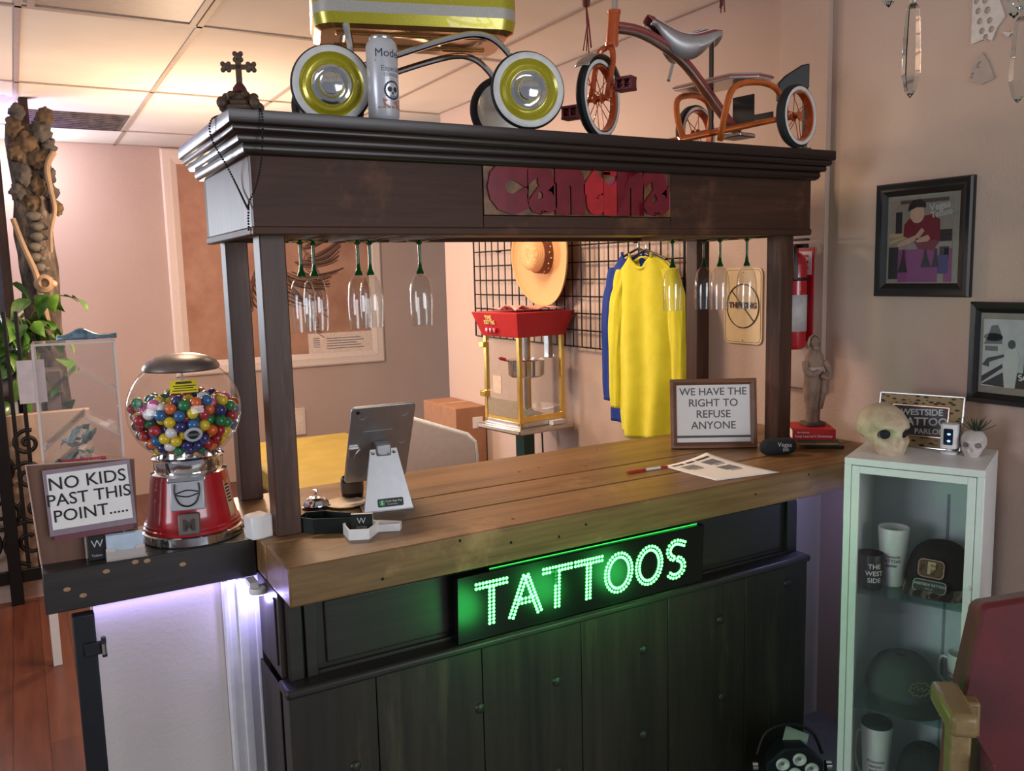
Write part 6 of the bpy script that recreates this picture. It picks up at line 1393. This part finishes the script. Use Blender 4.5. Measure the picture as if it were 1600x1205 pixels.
# skull planter
t = cabthing('skull_planter', 'small white skull planter with a spiky green succulent, on the cabinet top', 'planter', 0.312, 0.200, TZ+0.0006, 0)
skull(t, T(-0.005, 0.0, -0.006) @ RZ(-92), 0.50, plain('chalk_white', C3(206, 196, 190), 0.6, 0, 0.05, 40), flat('grey_socket', 128, 120, 116, 0.8))
random.seed(15)
for k in range(22):
    a = 2*PI*k*0.381966; el = 0.35+0.9*(k/22); L_ = random.uniform(0.036, 0.050)
    rows = []
    for i in range(6):
        u = i/5; ww = 0.0042*(1-u)**0.7*(0.7+0.6*u); x = L_*u*math.cos(el)+0.003; z = L_*u*math.sin(el)+0.008*u*u*math.cos(el)
        rows.append([(x, -ww, z+0.001), (x, 0, z-0.0012), (x, ww, z+0.001), (x, 0, z+0.001)])
    MB().surf(rows, T(0, -0.004, 0.068) @ Matrix.Rotation(a, 4, 'Z'), closed_u=True).build('spiky_leaf', M.get('succ') or M.setdefault('succ', plain('succulent_green', C3(44, 66, 40), 0.5, 0, 0.15, 60)), t, smooth=180)
# par light
t = thing('stage_light', 'black round stage light with white LED lenses on the floor beside the bar', 'stage light', (1.466, -0.080, 0.004), -30.5)
Pm_ = T(0, 0, 0.158) @ RX(98)
f = MB().lathe([(0.0, -0.10), (0.060, -0.10), (0.078, -0.06), (0.090, -0.02), (0.093, 0.0), (0.089, 0.004), (0.0, 0.002)], 8, Pm_ @ RZ(22.5), ); f.build('housing', M['steelblack'], t, bevel=0.004)
for k in range(7):
    x, y = (0, 0) if k == 0 else (0.052*math.cos(R(60*k+18)), 0.052*math.sin(R(60*k+18)))
    MB().lathe([(0.0205, 0.003), (0.0205, 0.009), (0.017, 0.011), (0.008, 0.007), (0.0055, 0.004)], 24, Pm_ @ T(x, y, 0), cap=False).build('lens', M['whitewall'], t)
    MB().lathe([(0.0, 0.0045), (0.0055, 0.0045), (0.006, 0.004)], 12, Pm_ @ T(x, y, 0)).build('led_chip', M['alu'], t)
MB().tube(spline([(-0.105, 0.03, 0.165), (-0.108, 0.03, 0.06), (-0.095, 0.03, 0.008), (0.095, 0.03, 0.008), (0.108, 0.03, 0.06), (0.105, 0.03, 0.165)], 6), 0.006, 8).build('floor_yoke', M['steelblack'], t)
MB().tube(spline([(-0.10, 0.05, 0.19), (-0.07, 0.06, 0.255), (0, 0.065, 0.278), (0.07, 0.06, 0.255), (0.10, 0.05, 0.19)], 6), 0.0055, 8).build('top_handle', M['black'], t)
MB().box(-0.030, 0.040, -0.030, 0.022, -0.001, 0.001, T(0.015, 0.055, 0.245) @ RX(38) @ RZ(-25)).build('rating_label', flat('grey_rating_label', 150, 154, 150, 0.6), t)
for x in (-0.112, 0.112): MB().cyl((x-0.008, 0.03, 0.165), (x+0.008, 0.03, 0.165), 0.013, n=14).build('knob', M['chrome'], t)
# red armchair
t = thing('red_armchair', 'red upholstered chair with a pale wooden arm at the lower right corner', 'chair', (1.43, -0.93, 0), -42)
s = NT('red_fabric'); v = s.coord(); nz = s.noise(v, 7, 4); s.l(s.ramp(nz, [(0.3, C3(78, 10, 15)), (0.7, C3(104, 16, 22))]), s.b.inputs['Base Color']); s.setp(rough=0.6, sheen=0.15); g_ = s.noise(v, 500, 2); s.bump(g_, 0.2, 0.001); M['redfab'] = s.m
M['armwood'] = wood('pale_arm_wood', C3(112, 92, 58), C3(158, 134, 92), 'y', 0.4)
Rb = T(0, 0, 0.385) @ RX(-14)
bk = [(-0.315, -0.02), (0.315, -0.02), (0.30, 0.22)]+[(0.215+0.03*math.cos(R(a)), 0.53+0.03*math.sin(R(a))) for a in range(0, 91, 15)]+[(0.10, 0.582), (0.0, 0.588), (-0.10, 0.582)]+[(-0.195+0.03*math.cos(R(a)), 0.53+0.03*math.sin(R(a))) for a in range(90, 181, 15)]+[(-0.285, 0.28)]
MB().prism(bk, -0.06, 0.03, Rb @ RX(90)).build('backrest', M['redfab'], t, bevel=0.012)
MB().box(-0.24, 0.24, -0.50, -0.03, 0.33, 0.45).build('seat', M['redfab'], t, bevel=0.03)
for sx in (-1, 1):
    MB().box(sx*0.31-0.028, sx*0.31+0.028, -0.13, 0.03, 0.735, 0.785).build('armrest', M['armwood'], t, bevel=0.012)
    MB().box(sx*0.31-0.020, sx*0.31+0.020, -0.11, -0.06, 0.0, 0.736).build('front_leg', M['armwood'], t, bevel=0.006)
    MB().box(sx*0.255-0.020, sx*0.255+0.020, 0.02, 0.06, 0.0, 0.74).build('rear_leg', M['armwood'], t, bevel=0.006)
    MB().box(sx*0.262-0.005, sx*0.262+0.005, -0.15, 0.03, 0.36, 0.70).build('side_panel', M['redfab'], t, bevel=0.003)
    f = MB()
    for k in range(9): MB().ball((sx*0.250, -0.155, 0.44+k*0.026), 0.005, 8, 6).build('nail_head', M['chrome'], t)
    f.bm.free()
# chandelier just out of frame, its crystals hanging in
t = thing('chandelier', 'crystal chandelier whose clear drops hang in at the top right corner', 'chandelier', (0.60, -1.14, 2.726))
s = NT('crystal'); s.setp(base=(0.95, 0.96, 0.95, 1), rough=0.0, trans=1.0); s.b.inputs['IOR'].default_value = 1.5; M['crystal'] = s.m
MB().cyl((0, 0, -0.50), (0, 0, 0.0), 0.008, n=10).build('stem', M['chrome'], t)
MB().lathe([(0.0, -0.56), (0.03, -0.55), (0.05, -0.52), (0.02, -0.49), (0.03, -0.45), (0.0, -0.43)], 24).build('body', M['chrome'], t)
def drop(x, y, z0, z1):
    n_ = 6; h_ = z0-z1
    MB().lathe([(0.0, 0), (0.008, -0.006), (0.010, -0.014), (0.004, -0.022), (0.003, -0.030), (0.007, -0.036), (0.008, -0.046), (0.010, -h_*0.60), (0.0105, -h_*0.80), (0.006, -h_*0.94), (0.0, -h_)], n_, T(x, y, z0)).build('crystal_drop', M['crystal'], t, smooth=0)
arms = []
for k in range(6):
    a = R(207+60*k-30); x, y = 0.135*math.cos(a), 0.135*math.sin(a)
    MB().tube(spline([(0.02*math.cos(a), 0.02*math.sin(a), -0.52), (0.07*math.cos(a), 0.07*math.sin(a), -0.57), (x, y, -0.60), (x*1.05, y*1.05, -0.63)], 5), 0.004, 8).build('arm', M['chrome'], t)
drop(-0.125, 0.035, -0.715, -0.852); drop(-0.022, -0.032, -0.735, -0.862); drop(-0.135, 0.06, -0.64, -0.745); drop(-0.095, 0.015, -0.64, -0.735); drop(-0.02, -0.06, -0.66, -0.80); drop(0.0, -0.01, -0.64, -0.76)
for (x, y, z0, z1) in ((-0.125, 0.035, -0.60, -0.715), (-0.022, -0.032, -0.60, -0.735), (-0.135, 0.06, -0.60, -0.64), (-0.095, 0.015, -0.60, -0.64), (-0.02, -0.06, -0.60, -0.66), (0.0, -0.01, -0.60, -0.64)): MB().cyl((x, y, z1), (x, y, z0), 0.001, n=5).build('wire', M['steel'], t)
MB().lathe([(0.145, -0.605), (0.150, -0.600), (0.145, -0.595), (0.140, -0.600), (0.145, -0.605)], 40, cap=False).build('ring', M['chrome'], t)
for k in range(3):
    a = R(190+12*k); MB().ball((0.140*math.cos(a), 0.140*math.sin(a), -0.695+0.01*k), 0.011, 8, 6).build('green_bead', M['greenglass'], t, smooth=0)
    MB().cyl((0.140*math.cos(a), 0.140*math.sin(a), -0.685+0.01*k), (0.140*math.cos(a), 0.140*math.sin(a), -0.60), 0.001, n=5).build('wire', M['steel'], t)
